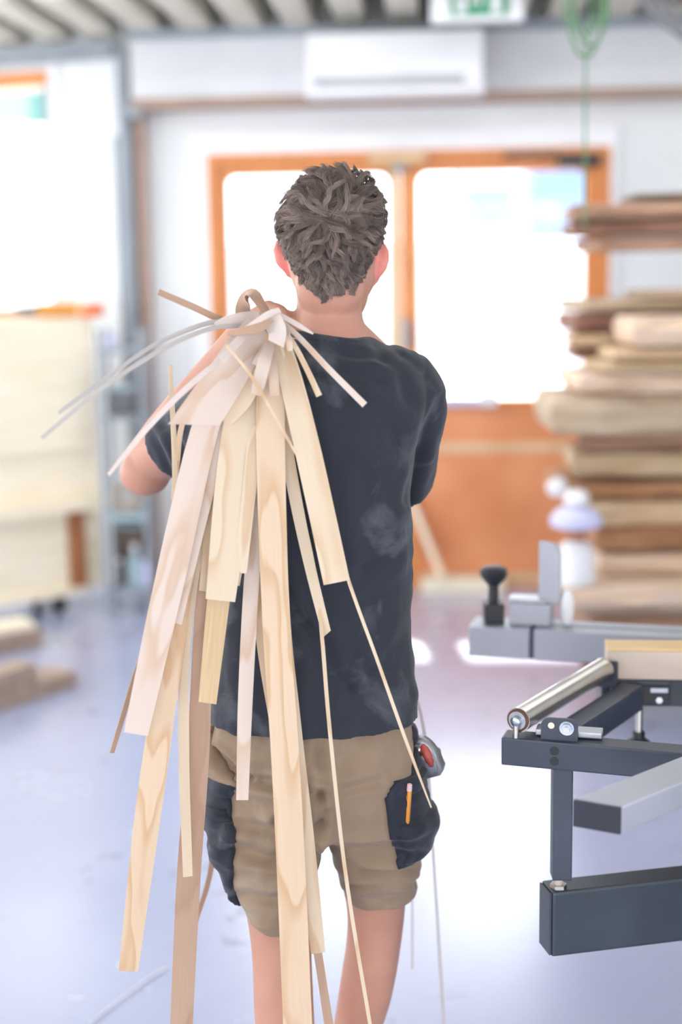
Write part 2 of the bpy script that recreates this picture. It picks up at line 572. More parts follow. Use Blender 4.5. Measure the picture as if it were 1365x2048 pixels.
# left stretch of wall, turned away, with its window
wu1, wz1 = FL.uz(97, 142)
wz0 = FL.uz(60, 640)[1]
wu0 = wu1 - 1.5
wl = bmesh.new()
fr_hexa(wl, FL, wu1, 0, 0, 3.1, -.25, 0)
fr_hexa(wl, FL, -4, wu0, 0, 3.1, -.25, 0)
fr_hexa(wl, FL, wu0, wu1, wz1, 3.1, -.25, 0)
fr_hexa(wl, FL, wu0, wu1, 0, wz0, -.25, 0)
tag(bm_obj('wall_left', wl, M['wall']), kind='structure')
w1 = empty('window_1', FL.at((wu0 + wu1) / 2, 0, wz0)); tag(w1, kind='structure')
fbox('window_frame', FL, wu0, wu1, wz1 - .065, wz1, -.12, .015, M['door_wood'], w1)
fbox('window_frame', FL, wu0, wu1, wz0, wz0 + .06, -.12, .03, M['door_wood'], w1)
fbox('window_frame', FL, wu1 - .03, wu1, wz0 + .06, wz1 - .065, -.12, .01, M['grey_steel'], w1)
fbox('window_frame', FL, wu0, wu0 + .06, wz0 + .06, wz1 - .065, -.12, .01, M['door_wood'], w1)
fbox('pane', FL, wu0 + .06, wu1 - .03, wz0 + .06, wz1 - .065, -.07, -.06, M['glass'], w1)
fbox('window_reveal', FL, wu1, wu1 + .05, wz0, wz1 + .04, 0, .012, M['white'], w1)
tl = empty('trim_4', FL.at(-1, 0, CEIL)); tag(tl, kind='structure')
fbox('wall_top_rail', FL, -4, -.03, CEIL - .10, CEIL - .03, 0, .10, M['grey_steel'], tl)

# ceiling: dark deck above painted joists running towards the far wall
ceil = empty('ceiling', FW.at(0, 3, CEIL)); tag(ceil, kind='structure')
fbox('deck_boards', FW, -4.6, 4.6, CEIL + .22, CEIL + .3, -1.5, 1.05, M['deck'], ceil)
fbox('ceiling_slab', FW, -4.9, 5.2, CEIL + .1, CEIL + .3, 2.9, 12.6, M['joist'], ceil)
fbox('ceiling_slab', FW, -4.6, -3.0, CEIL + .1, CEIL + .3, 1.051, 2.899, M['joist'], ceil)
fbox('ceiling_slab', FW, 3.4, 4.9, CEIL + .1, CEIL + .3, 1.051, 2.899, M['joist'], ceil)
M['opal'] = opal_mat('opal_fill_skylight')
sky_l = empty('fill_skylight', FW.at(0.2, 2, CEIL + .25)); tag(sky_l, kind='structure')  # unseen skylight, added to brighten the far half of the hall
for k in range(4):
    u = -2.99 + k * 1.6
    fbox('fill_skylight_pane', FW, u, u + 1.52, CEIL + .24, CEIL + .245, 1.06, 2.89, M['opal'], sky_l)
    fbox('fill_skylight_bar', FW, u + 1.521, u + 1.599, CEIL + .18, CEIL + .28, 1.06, 2.89, M['joist'], sky_l)
jm = None
for i in range(34):
    u = -4.1 + i * .243
    if jm is None:
        jo = fbox('joist', FW, u, u + .135, CEIL, CEIL + .22, -1.45, 1.0, M['joist'], ceil, .008)
        jm = (jo, u)
    else:
        o = jm[0].copy(); COL.objects.link(o); o.parent = ceil
        o.matrix_parent_inverse = ceil.matrix_world.inverted()
        o.location = jm[0].location + FW.e * (u - jm[1])

# the rest of the hall, out of view: window band on the left, gate standing open behind and sized for fill light, closed right side
def xy_boxes(name, boxes, m):
    bm = bmesh.new()
    for (x0, x1, y0, y1, z0, z1) in boxes:
        hexa(bm, [(x, y, z) for z in (z0, z1) for x, y in ((x0, y0), (x1, y0), (x1, y1), (x0, y1))])
    return tag(bm_obj(name, bm, m), kind='structure')


sw = [(-4.2, -4.0, -5, 8.2, 0, .8), (-4.2, -4.0, -5, 8.2, 2.55, 3.05)]
sw += [(-4.2, -4.0, y, y + .25, .8, 2.55) for y in (-5, -2.6, -.2, 2.2, 4.6, 7.95)]
xy_boxes('wall_side', sw, M['wall'])
xy_boxes('wall_right', [(4.6, 4.8, -5, 6.9, 0, 1.0), (4.6, 4.8, -5, 6.9, 2.5, 3.05), (4.6, 4.8, -5, -1.6, 1.0, 2.5), (4.6, 4.8, 1.6, 6.9, 1.0, 2.5)], M['wall'])
xy_boxes('wall_back', [(-4.2, -2.9, -5.2, -5, 0, 3.05), (3.1, 4.8, -5.2, -5, 0, 3.05), (-2.9, 3.1, -5.2, -5, 2.55, 3.05)], M['wall'])

# ------------------------------------------------------------------ double door
d1 = empty('door_1', FW.at((duL + duR) / 2, 0, 0)); tag(d1, kind='structure')
FWD = .05
fbox('door_frame', FW, duL, duL + .045, 0, dzT, -.10, .03, M['door_wood'], d1)
fbox('door_frame', FW, duR - .045, duR, 0, dzT, -.10, .03, M['door_wood'], d1)
fbox('door_frame', FW, duL + .045, duR - .045, dzT - .045, dzT, -.10, .03, M['door_wood'], d1)
uA = FW.uz(457, 500)[0]; uB = FW.uz(777, 500)[0]; uC = FW.uz(838, 500)[0]; uD = FW.uz(1170, 500)[0]
uM0 = FW.uz(800, 500)[0]
zP1 = FW.uz(640, 346)[1] - .01; zP0 = FW.uz(1000, 797)[1]
for nm, a, b_, c, e_ in (('l', duL + .046, uA, uB, uM0), ('r', uM0 + .004, uC, uD, duR - .046)):
    leaf = fbox('door_leaf_stile', FW, a, b_, .004, dzT - .047, -.06, .0, M['door_wood'], d1)
    fbox('door_leaf_stile', FW, c, e_, .004, dzT - .047, -.06, .0, M['door_wood'] if nm == 'r' else M['door_edge'], d1)
    fbox('top_rail', FW, b_, c, zP1, dzT - .047, -.06, -.002, M['door_wood'], d1)
    pn = fbox('lower_panel', FW, b_, c, .004, zP0 - .05, -.055, -.012, M['door_panel'], d1)
    fbox('sill_rail', FW, b_, c, zP0 - .049, zP0, -.06, .0, M['door_wood'], d1)
    fbox('glow_band', FW, b_, c, .70, .745, -.055, -.008, M['door_edge'], pn)  # pale band puts the sun glow across the panel into colour
    fbox('kick_rail', FW, b_, c, .03, .08, -.055, -.008, M['door_edge'], pn)
    gp = fbox('pane', FW, b_, c, zP0, zP1, -.035, -.025, M['glass'], d1)
    # rounded inner corners of the glazing
    for (uc, zc, su, sz) in ((b_, zP1, 1, -1), (c, zP1, -1, -1), (b_, zP0, 1, 1), (c, zP0, -1, 1)):
        vs, r = [], .05
        prof = [(0, 0)] + [(r - r * math.sin(t), r - r * math.cos(t)) for t in [math.pi / 2 * k / 6 for k in range(7)]]
        for d in (-.02, -.003):
            vs += [FW.at(uc + su * x, d, zc + sz * y) for x, y in prof]
        n = len(prof)
        fs = [tuple(range(n)), tuple(range(2 * n - 1, n - 1, -1))] + [(k, (k + 1) % n, n + (k + 1) % n, n + k) for k in range(n)]
        mesh_obj('corner_fillet', vs, fs, M['door_wood'], gp)
# closers on the head of the door
clA = pbox('door_closer', FW, 735, 306, 852, 325, .031, .075, M['door_edge'], d1, .006)
tag(clA, 'beige grey door closer over the meeting stiles')
pbox('closer_arm', FW, 788, 326, 812, 344, .031, .05, M['grey_steel'], clA)
clB = pbox('door_closer', FW, 1116, 308, 1202, 331, .031, .08, M['black'], d1, .006)
tag(clB, 'black door closer at the right hinge side')
pbox('closer_arm', FW, 1008, 305, 1115, 314, .031, .045, M['dark_brown'], clB)
pbox('door_handle', FW, 806, 640, 820, 700, .001, .05, M['grey_steel'], d1, .005)

# ------------------------------------------------------------------ outdoors, seen through the glass
yard = mesh_obj('yard_ground', [(-40, 7.2, -.06), (40, 7.2, -.06), (40, 90, -.06), (-40, 90, -.06),
                                (-40, 7.2, -.2), (40, 7.2, -.2), (40, 90, -.2), (-40, 90, -.2)],
                [(0, 1, 2, 3), (7, 6, 5, 4), (0, 4, 5, 1), (1, 5, 6, 2), (2, 6, 7, 3), (3, 7, 4, 0)], M['ground'])
tag(yard, kind='structure')
fbox('roof_overhang', FW, -5, 5, 2.60, 2.72, -1.5, -.26, M['joist'])
tag(bpy.data.objects['roof_overhang'], kind='structure')


def building(name, px0, py0, px1, Y, hues, label, nwin, depth=6):
    a, b_ = P(px0, py0, Y), P(px1, py0, Y)
    t = empty(name, ((a.x + b_.x) / 2, Y, -.06))
    w = b_.x - a.x
    cx = (a.x + b_.x) / 2
    box('facade', (cx, Y + depth / 2, a.z / 2 - .03), (w, depth, a.z + .06), hues[0], t)
    box('roof', (cx, Y + depth / 2, a.z + .14), (w + .3, depth + .3, .28), hues[1], t)
    for i in range(nwin):
        x = a.x + w * (i + .5) / nwin
        wd = box('window', (x, Y - .02, a.z * .55), (w / nwin * .5, .04, a.z * .4), hues[1], t)
        box('pane', (x, Y - .05, a.z * .55), (w / nwin * .42, .02, a.z * .36), M['facade_blue'], wd)
    return tag(t, label, 'building')


yw = box('wall_yard', (2.5, 26.1, 1.04), (22, .2, 2.2), M['ground']); tag(yw, kind='structure')
building('yard_shed', 930, 372, 1030, 30, (M['facade_blue'], M['facade']), 'blue outbuilding seen through the right door pane', 2)
building('yard_house', 1060, 330, 1200, 36, (M['facade_blue'], M['facade']), 'pale blue house seen at the right edge of the door pane', 2)
building('neighbour_house', -120, 345, 60, 30, (M['facade'], M['facade_blue']), 'pale house seen through the left window', 2)
bl = fbox('blind_band', FL, wu0 + .07, wu1 - .05, wz1 - .24, wz1 - .08, -.05, -.045, M['green_pale'], w1)
fbox('blind_edge', FL, wu1 - .14, wu1 - .05, wz1 - .25, wz1 - .10, -.044, -.04, M['leaf'], bl)

# ------------------------------------------------------------------ fittings under the ceiling
hu0, hz1 = FW.uz(612, 66, .45)
hu1, hz0 = FW.uz(968, 182, .45)
heat = empty('air_heater', FW.at((hu0 + hu1) / 2, .3, hz0)); tag(heat, 'white boxy air heater on the wall beam above the door', 'heater')
fbox('housing', FW, hu0, hu1, hz0 + .03, hz1, .173, .45, M['white'], heat, .012)
fbox('outlet_slot', FW, hu0 + .05, hu1 - .09, hz0 + .031, hz0 + .075, .4505, .458, M['grey_steel'], heat)
for k in range(3):
    fbox('louvre', FW, hu0 + .055, hu1 - .095, hz0 + .036 + k * .013, hz0 + .042 + k * .013, .4585, .47, M['beam_white'], heat)
fbox('lower_lip', FW, hu0 - .01, hu1 + .005, hz0, hz0 + .029, .18, .47, M['white'], heat, .006)
fbox('end_bracket', FW, hu0 + .0, hu0 + .03, hz0 + .035, hz0 + .09, .4505, .475, M['white'], heat)
fbox('end_bracket', FW, hu1 - .085, hu1 - .01, hz0 + .035, hz0 + .09, .4505, .475, M['white'], heat)

su0, sz0 = FW.uz(862, 44, .8)
su1, _ = FW.uz(1048, 44, .8)
sg = empty('exit_sign', FW.at((su0 + su1) / 2, .8, sz0)); tag(sg, 'green and white emergency exit sign box hanging under the ceiling', 'sign')
sH = .24
fbox('sign_case', FW, su0, su1, sz0, sz0 + sH, .72, .8, M['white'], sg, .005)
g0, g1 = FW.uz(902, 30, .806)[0], FW.uz(1018, 30, .806)[0]
gp = fbox('green_plate', FW, g0, g1, sz0 + .02, sz0 + sH - .02, .8005, .806, M['green'], sg)
gw = g1 - g0
# doorway, running figure and arrow of the escape pictogram
fbox('doorway_mark', FW, g0 + gw * .70, g0 + gw * .86, sz0 + .03, sz0 + sH - .05, .8062, .8075, M['white'], gp)
fbox('doorway_mark', FW, g0 + gw * .10, g0 + gw * .26, sz0 + .03, sz0 + .15, .8062, .8075, M['white'], gp)
for (x0, y0, x1, y1) in ((.45, .155, .40, .10), (.40, .10, .34, .06), (.45, .155, .52, .11), (.52, .11, .50, .06),
                         (.45, .155, .36, .16), (.45, .17, .56, .15)):
    beam('runner_limb', FW.at(g0 + gw * x0, .8085, sz0 + y0), FW.at(g0 + gw * x1, .8085, sz0 + y1), .003, .014, M['white'], gp, 0)
lathe('runner_head', FW.at(g0 + gw * .47, .8065, sz0 + .195), [(.012, 0), (.012, .003)], M['white'], gp, 12, -FW.n)
for u in (su0 + .05, su1 - .05):
    tube('hanger', [FW.at(u, .76, sz0 + sH), FW.at(u, .76, CEIL + .02)], .006, M['grey_steel'], sg, 8)

# green hose loops hung from the ceiling, one end dangling
Yh = 4.6
hg = empty('hanging_cord', P(1172, 450, Yh)); tag(hg, 'thin green cord hanging in loops from the ceiling with one long end', 'cord')
for k, (xa, xb, yb) in enumerate(((1132, 1210, 112), (1145, 1216, 92), (1150, 1200, 70))):
    pts = [P(xa, -60, Yh + .03 * k), P(xa, 30, Yh + .03 * k), P(xa * .75 + xb * .25, yb - 14, Yh + .03 * k), P((xa + xb) / 2, yb, Yh + .03 * k),
           P(xa * .25 + xb * .75, yb - 14, Yh + .03 * k), P(xb, 30, Yh + .03 * k), P(xb, -60, Yh + .03 * k)]
    tube('cord_loop', smooth_path([tuple(p) for p in pts], 26), .0055, M['cord_green'], hg, 8)
pts = [P(1184, -60, Yh), P(1184, 20, Yh), P(1172, 120, Yh), P(1171, 300, Yh), P(1170, 455, Yh)]
tube('cord_end', smooth_path([tuple(p) for p in pts], 26), .004, M['cord_green'], hg, 8)
hk = P(1170, -60, Yh)
lathe('ceiling_hook', (hk.x, hk.y, hk.z - .03), [(.02, 0), (.02, .02), (.006, .025), (.006, CEIL - hk.z + .04)], M['grey_steel'], hg, 10)

# dark cable drum in the upper right corner
cd = empty('cable_reel', P(1370, 40, 5.2)); tag(cd, 'dark cable bundle sagging below the ceiling at the right edge', 'cable')
for k in range(4):
    a = [P(1262 + 22 * k, -50, 5.2 + .04 * k), P(1290 + 18 * k, 10 + 6 * k, 5.2 + .04 * k), P(1335 + 14 * k, 52 + 8 * k, 5.2 + .04 * k), P(1420, 84 + 10 * k, 5.2 + .04 * k), P(1520, 40, 5.2 + .04 * k), P(1560, -70, 5.2 + .04 * k)]
    tube('cable', smooth_path([tuple(p) for p in a], 24), .011, M['grey_plastic'], cd, 8)
beam('cable_tray', P(1290, -8, 5.5), P(1600, -8, 5.5), .14, .04, M['dark_brown'], cd, .004)
tt = P(1500, -8, 5.5)
for x in (.3, 0):
    beam('tray_hanger', (tt.x + x, tt.y, tt.z + .021), (tt.x + x, tt.y, CEIL + .05), .02, .02, M['grey_steel'], cd, 0, (0, 1, 0))

# small things on the door sill
ov = FW.at(FW.uz(985, 800)[0], .002, zP0)
pbox('paper_strip', FW, 884, 794, 962, 811, .001, .02, M['lavender'], None, .003)
tag(bpy.data.objects['paper_strip'], 'lavender strip fixed along the sill of the right door pane', 'strip')
pbox('sill_box', FW, 962, 784, 996, 812, .001, .05, M['white'], None, .006)
tag(bpy.data.objects['sill_box'], 'small white box at the end of the lavender sill strip', 'box')

# ------------------------------------------------------------------ left: panel cart
c0 = PZ(208, 1212, 0)
yaw = math.radians(41)
ex = Vector((math.cos(yaw), math.sin(yaw), 0))      # along the face towards the far right
en = Vector((math.sin(yaw), -math.cos(yaw), 0))     # out of the face towards the camera
c0 = Vector((c0.x, c0.y, 0)) + Vector((0, .0, 0))
cart = empty('panel_cart', c0); tag(cart, 'tall pale plywood cart on casters beside the left window', 'cart')


def cbox(name, s0, s1, o0, o1, z0, z1, m, parent=cart, bev=.004):
    bm = bmesh.new()
    c = []
    for z in (z0, z1):
        c += [c0 - ex * s1 + en * o1 + Vector((0, 0, z)), c0 - ex * s0 + en * o1 + Vector((0, 0, z)),
              c0 - ex * s0 + en * o0 + Vector((0, 0, z)), c0 - ex * s1 + en * o0 + Vector((0, 0, z))]
    hexa(bm, c, bev)
    return bm_obj(name, bm, m, parent)


ctop = P(205, 634, c0.y).z
cmid = P(205, 985, c0.y).z
cbox('upper_box', 0, 1.5, -.32, .0, cmid, ctop, M['cart_ply'])
cbox('front_board', .02, 1.5, .001, .022, cmid + .22, ctop - .012, M['cart_ply'])
cbox('ledge', .02, 1.5, .0, .05, cmid - .07, cmid - .001, M['cart_ply'])
cbox('lower_panel', .17, 1.5, -.05, -.02, .13, cmid - .071, M['cart_ply'])
cbox('leg', .09, .165, -.06, .015, .12, cmid - .071, M['cart_brown'])
cbox('leg', 1.36, 1.43, -.06, .015, .12, cmid - .071, M['cart_brown'])
cbox('end_post', .0, .085, -.30, .0, .10, cmid - .001, M['cart_ply'])
cbox('bottom_rail', .09, 1.5, -.30, .012, .085, .119, M['cart_ply'])
for s, o in ((.22, -.05), (.22, -.26), (1.35, -.05), (1.35, -.26)):
    w = c0 - ex * s + en * o
    cs = tube('caster', [w - en * .016 + Vector((0, 0, .04)), w + en * .016 + Vector((0, 0, .04))], .04, M['black'], cart, 20)
    beam('fork', w + Vector((0, 0, .06)), w + Vector((0, 0, .0845)), .03, .05, M['grey_steel'], cs, 0, (0, 1, 0))

# orange cordless drill lying on the cart
b0 = c0 + Vector((0, 0, ctop + .001))
dr = empty('cordless_drill', b0 - ex * .12); tag(dr, 'orange cordless drill lying on top of the plywood cart', 'drill')
q = b0 - ex * .10 - en * .10 + Vector((0, 0, .036))
tube('body', [q - ex * .14, q - ex * .12, q - ex * .02, q + ex * .07, q + ex * .10], [.026, .034, .036, .034, .022], M['orange'], dr, 16)
tube('chuck', [q - ex * .36, q - ex * .25, q - ex * .23, q - ex * .145], [.008, .010, .022, .024], M['grey_plastic'], dr, 14)
tube('grip', [q + ex * .03, q + ex * .05 + en * .06, q + ex * .07 + en * .11], [.022, .02, .022], M['orange'], dr, 12)
bt = q + ex * .085 + en * .135
box('battery', (bt.x, bt.y, bt.z - .003), (.07, .10, .06), M['red_orange'], dr, .008, yaw)

# ------------------------------------------------------------------ left: trolley with odds and ends behind the cart
tx0, tx1, tY = P(214, 900, 6.72).x, P(296, 900, 6.72).x, 6.72
tro = empty('tool_trolley', ((tx0 + tx1) / 2, tY, 0)); tag(tro, 'narrow grey shelf trolley between the plywood cart and the wall post', 'trolley')
tw = tx1 - tx0
tcx = (tx0 + tx1) / 2
zsh = [P(250, 1166, tY).z, P(250, 1028, tY).z, P(250, 832, tY).z, P(250, 700, tY).z]
zsh[0] = max(zsh[0], .06)
for x in (tx0, tx1):
    for y in (-.12, .12):
        box('upright', (x, tY + y, (zsh[3] + .1) / 2), (.02, .02, zsh[3] + .1), M['grey_steel'], tro)
for k, z in enumerate(zsh):
    box('shelf', (tcx, tY, z), (tw - .021, .26, .018), M['blue_grey'] if k in (1,) else M['grey_steel'], tro)


def small(name, px, pw, shelf, h, m, label, cat, prof=None, dx=0, dy=0):
    x = P(px, 900, tY).x
    w = pw * px2m(tY)
    z = zsh[shelf] + .0095
    t = empty(name, (x, tY + dy, z))
    if prof == 'bottle':
        lathe('bottle_body', (x, tY + dy, z), [(w * .48, 0), (w * .5, .01), (w * .5, h * .62), (w * .2, h * .78), (w * .17, h * .88)], m, t, 16)
        lathe('cap', (x, tY + dy, z + h * .881), [(w * .22, 0), (w * .22, h * .12)], M['white'], t, 12)
    elif prof == 'coil':
        for k in range(3):
            r = w * .42 - k * .008
            pts = [Vector((x + r * math.cos(a), tY + dy + .02 * k, z + .012 + w * .42 + r * math.sin(a))) for a in np.linspace(0, 2 * math.pi, 25)]
            tube('hose_turn', pts, .012, m, t, 8)
    else:
        bm = bmesh.new()
        c = []
        for zz, s in ((0, .85), (h, 1.0)):
            c += [(x - w / 2 * s, tY + dy - .09 * s, z + zz), (x + w / 2 * s, tY + dy - .09 * s, z + zz), (x + w / 2 * s, tY + dy + .09 * s, z + zz), (x - w / 2 * s, tY + dy + .09 * s, z + zz)]
        hexa(bm, c, .006)
        bm_obj('bin_body', bm, m, t)
        box('rim', (x, tY + dy, z + h + .006), (w + .008, .19, .012), M['blue_grey'], t, .003)
    return tag(t, label, cat)


small('storage_bin', 250, 52, 2, P(250, 782, tY).z - zsh[2], M['grey_plastic'], 'dark grey open bin on the upper trolley shelf', 'bin')
small('hose_coil', 250, 62, 1, .2, M['beige'], 'coiled beige hose standing on the blue-grey trolley shelf', 'hose', 'coil')
small('storage_bin', 252, 56, 0, .27, M['dark_brown'], 'dark brown box on the bottom trolley shelf', 'bin', None, 0, .03)
small('spray_bottle', 268, 26, 0, .20, M['blue_grey'], 'pale blue bottle at the foot of the wall post', 'bottle', 'bottle', 0, -.112)
small('spray_bottle', 292, 18, 0, .17, M['lavender'], 'lavender bottle nearest the white wall on the bottom shelf', 'bottle', 'bottle', 0, -.112)
small('spray_bottle', 236, 22, 0, .13, M['grey_plastic'], 'short grey bottle nearest the cart on the bottom shelf', 'bottle', 'bottle', 0, -.112)
small('paint_can', 232, 20, 3, .09, M['lavender'], 'small lavender can on top of the trolley', 'can', 'bottle')

# timber lying on the floor in front of the cart
def floor_board(px0, py0, px1, py1, h, z0, label, m, L=1.3, depth=.16):
    a, b_ = PZ(px0, py0, z0), PZ(px1, py1, z0)       # foot of the visible long face, left -> right end
    t = (b_ - a).normalized()
    s = Vector((-t.y, t.x, 0))
    bm = bmesh.new()
    c = []
    for z in (0, h):
        c += [b_ - t * L, b_, b_ + s * depth, b_ - t * L + s * depth]
        for k in range(-4, 0):
            c[k] = c[k] + Vector((0, 0, z))
    hexa(bm, c, .003)
    o = bm_obj('timber_offcut', bm, m)
    return tag(o, label, 'timber', 'timber lying on the floor')


floor_board(-60, 1445, 156, 1372, .062, 0.001, 'long grey-brown timber on the floor, nearest the camera', M['offcut'], 1.4, .15)
floor_board(-60, 1410, 76, 1364, .075, 0.064, 'short timber lying on top of the nearest floor timber', M['offcut'], 1.3, .12)
floor_board(-60, 1325, 86, 1290, .08, 0.001, 'grey-brown timber on the floor nearer the cart', M['offcut'], 1.4, .16)
floor_board(-60, 1280, 70, 1258, .03, 0.082, 'thin pale board on top of the timber nearer the cart', M['cart_ply'], 1.3, .14)

# ------------------------------------------------------------------ right: rack of live-edge boards
BY = 5.0
wood_pal = {
    'dk': ((120, 104, 88), (100, 84, 70)), 'br': ((182, 146, 122), (150, 114, 92)), 'rd': ((160, 120, 100), (128, 90, 74)),
    'tn': ((220, 194, 160), (192, 158, 122)), 'pl': ((232, 208, 186), (212, 182, 154)), 'gy': ((204, 184, 160), (164, 140, 112)),
    'or': ((184, 140, 104), (160, 112, 78)), 'kh': ((204, 184, 150), (172, 140, 106))}
for k, (a, b_) in wood_pal.items():
    M['b_' + k] = mat('board_' + k, a, b_, rough=.8, scale=4.5, stretch=(.8, 3, 9), bump=.4, bump_scale=14, ramp=(.3, .7))


def live_board(xl, yt, yb, key, label, dy=0.0, L=1.7, depth=.34, wav=.02, end=.03, seed=0):
    """board with an uneven waney edge, its left end in view and the rest running off to the right"""
    Y = BY + dy
    a, b_ = P(xl, yt, BY - .08), P(xl, yb, BY - .08)
    rnd = random.Random(seed * 13 + int(xl) + int(yt))
    z0, z1 = b_.z + .001, a.z - .001 - .007 * rnd.random()
    n = 22
    front, back = [], []
    for i in range(n + 1):
        s = i / n
        x = a.x + L * s
        wv = noise.noise(Vector((x * 3.1, seed * 7.3, yt * .01))) * wav * 1.6 + noise.noise(Vector((x * 9, seed, 3))) * wav * .5
        front.append((x + (rnd.uniform(-end, end) if i == 0 else 0), Y + wv))
        back.append((x + (rnd.uniform(-end, end) if i == 0 else 0), Y + depth + wv * .6))
    h = z1 - z0
    lay = [(0.0, .005 + .012 * rnd.random()), (.2, .0), (.55, -.005), (.85, -.001), (1.0, .004 + .012 * rnd.random())]     # waney profile through the thickness
    verts, faces = [], []
    ring = front + back[::-1]
    m = len(ring)
    for li, (f, ins) in enumerate(lay):
        for j, (x, y) in enumerate(ring):
            fr_ = j <= n
            w = noise.noise(Vector((x * 7, f * 3, seed * 3.1))) * .022
            zz = z0 + h * f
            if f in (0.0, 1.0):
                zz += noise.noise(Vector((x * 2.2, y * 2, seed))) * .0 
            verts.append((x + (ins if j in (0, m - 1) else 0), y + ((ins + w) if fr_ else -ins - w), zz))
    for li in range(len(lay) - 1):
        for j in range(m):
            k = (j + 1) % m
            faces.append((li * m + j, li * m + k, (li + 1) * m + k, (li + 1) * m + j))
    for i in range(n):
        faces.append((i + 1, i, m - 1 - i, m - 2 - i))
        o = (len(lay) - 1) * m
        faces.append((o + i, o + i + 1, o + m - 2 - i, o + m - 1 - i))
    ob = mesh_obj('live_edge_board', verts, faces, M['b_' + key])
    return tag(ob, label, 'board', 'rough boards in the lumber rack')


boards = [
    (1298, 379, 399, 'dk', 'thin dark board on the very top of the lumber rack', .12, .3),
    (1168, 401, 437, 'br', 'brown board on the upper rack arms, just under the thin dark one', 0, .34),
    (1163, 438, 470, 'rd', 'reddish brown board, middle one on the upper rack arms', .0, .34),
    (1204, 471, 502, 'br', 'lowest brown board on the upper rack arms', .0, .34),
    (1306, 578, 598, 'gy', 'short grey board topping the lower stack', .02, .3),
    (1170, 599, 626, 'gy', 'thin grey board with a dark hollow near the top of the lower stack', .06, .3),
    (1170, 627, 669, 'rd', 'dark red-brown board set back behind the thick pale block', .10, .3),
    (1234, 628, 688, 'pl', 'thick squared pale board with a bright end, high in the lower stack', -.26, .27),
    (1168, 670, 699, 'tn', 'tan board under the dark red-brown one', .10, .3),
    (1166, 700, 727, 'rd', 'narrow reddish board showing a short dark end', .12, .28),
    (1206, 690, 718, 'tn', 'tan board under the thick squared pale one', -.24, .25),
    (1196, 719, 742, 'kh', 'khaki board in the middle of the lower stack', -.22, .25),
    (1150, 743, 786, 'pl', 'pale rosy board above the thickest plank', -.15, .45),
    (1106, 787, 866, 'gy', 'thickest plank of the stack with a knotty waney edge, jutting out farthest', -.15, .5),
    (1184, 867, 911, 'br', 'brown board in the shadow below the thickest plank', .0, .34),
    (1150, 912, 959, 'kh', 'khaki brown board below the shadowed brown one', -.02, .36),
    (1120, 968, 1004, 'or', 'orange-brown board with a long thin left end', -.04, .4),
    (1190, 1005, 1051, 'tn', 'wavy-edged tan board below the orange-brown one', -.08, .4),
    (1184, 1052, 1104, 'or', 'thick orange-brown board above a dark gap', -.06, .4),
    (1200, 1112, 1148, 'pl', 'pale board just below the dark gap', -.1, .4),
    (1122, 1150, 1190, 'pl', 'pale board carrying the white canister', -.26, .6),
    (1168, 1191, 1236, 'gy', 'grey-brown board just above the saw fence', -.06, .4),
    (1180, 1237, 1290, 'br', 'brown board hidden half behind the saw fence', -.06, .4),
    (1176, 1291, 1350, 'rd', 'dark board near the bottom of the stack behind the saw', -.04, .4),
]
for i, (xl, yt, yb, key, lab, dy, dep) in enumerate(boards):
    live_board(xl, yt, yb, key, lab, dy, 1.75, dep, .022, .03, i + 1)
rk = empty('lumber_rack', (1.75, BY + .3, 0)); tag(rk, 'dark steel lumber rack holding the rough boards at the right', 'rack')
pz = P(1204, 503, BY).z
pzb = P(1180, 1351, BY).z
for x in (1.5, 2.3):
    box('upright', (x, BY + .56, 1.05), (.07, .06, 2.1), M['dark_metal'], rk)
    box('arm', (x, BY + .23, pz - .028), (.05, .6, .05), M['dark_metal'], rk)
    box('foot', (x, BY + .15, .03), (.07, .75, .06), M['dark_metal'], rk)
    box('bearer', (x, BY + .12, (pzb + .06) / 2), (.09, .40, pzb - .062), M['dark_brown'], rk)
xb = P(1190, 1320, BY).x + .12
box('bearer', (xb, BY + .15, pzb / 2), (.09, .36, pzb - .002), M['dark_brown'], rk)

# white canister with a ball knob on the jutting board, paper on another board end
wc = P(1152, 1142, BY - .2)
wc.z = P(1152, 1150, BY - .08).z
can = empty('white_canister', (wc.x, BY - .2, wc.z)); tag(can, 'white lidded canister with a ball knob on the jutting pale board', 'canister')
r = px2m(BY)
cb = (wc.x, BY - .2, wc.z)
zk = lambda y: max(.004, P(1152, y, BY - .2).z - wc.z)
lathe('canister_body', cb, [(38 * r, 0), (38 * r, zk(1110)), (30 * r, zk(1090)), (18 * r, zk(1080))], M['white'], can, 24)
lathe('neck', cb, [(17 * r, zk(1080)), (17 * r, zk(1056))], M['cart_brown'], can, 20)
lathe('lid', cb, [(36 * r, zk(1056)), (50 * r, zk(1050)), (50 * r, zk(1035)), (36 * r, zk(1018)), (20 * r, zk(1013))], M['lavender'], can, 24)
lathe('ball_knob', cb, [(12 * r, zk(1013)), (22 * r, zk(1008)), (26 * r, zk(998)), (22 * r, zk(986)), (12 * r, zk(980)), (2 * r, zk(978))], M['white'], can, 20)
pp = P(1100, 976, BY - .06)
bmx = bmesh.new()
bmesh.ops.create_icosphere(bmx, subdivisions=3, radius=.033)
for v in bmx.verts:
    v.co *= 1 + .25 * noise.noise(v.co * 60)
    v.co.x *= 1.1; v.co += pp + Vector((.03, .02, 0))
tag(bm_obj('paper_ball', bmx, M['white']), 'crumpled white paper wedged at the end of the long thin board', 'paper')

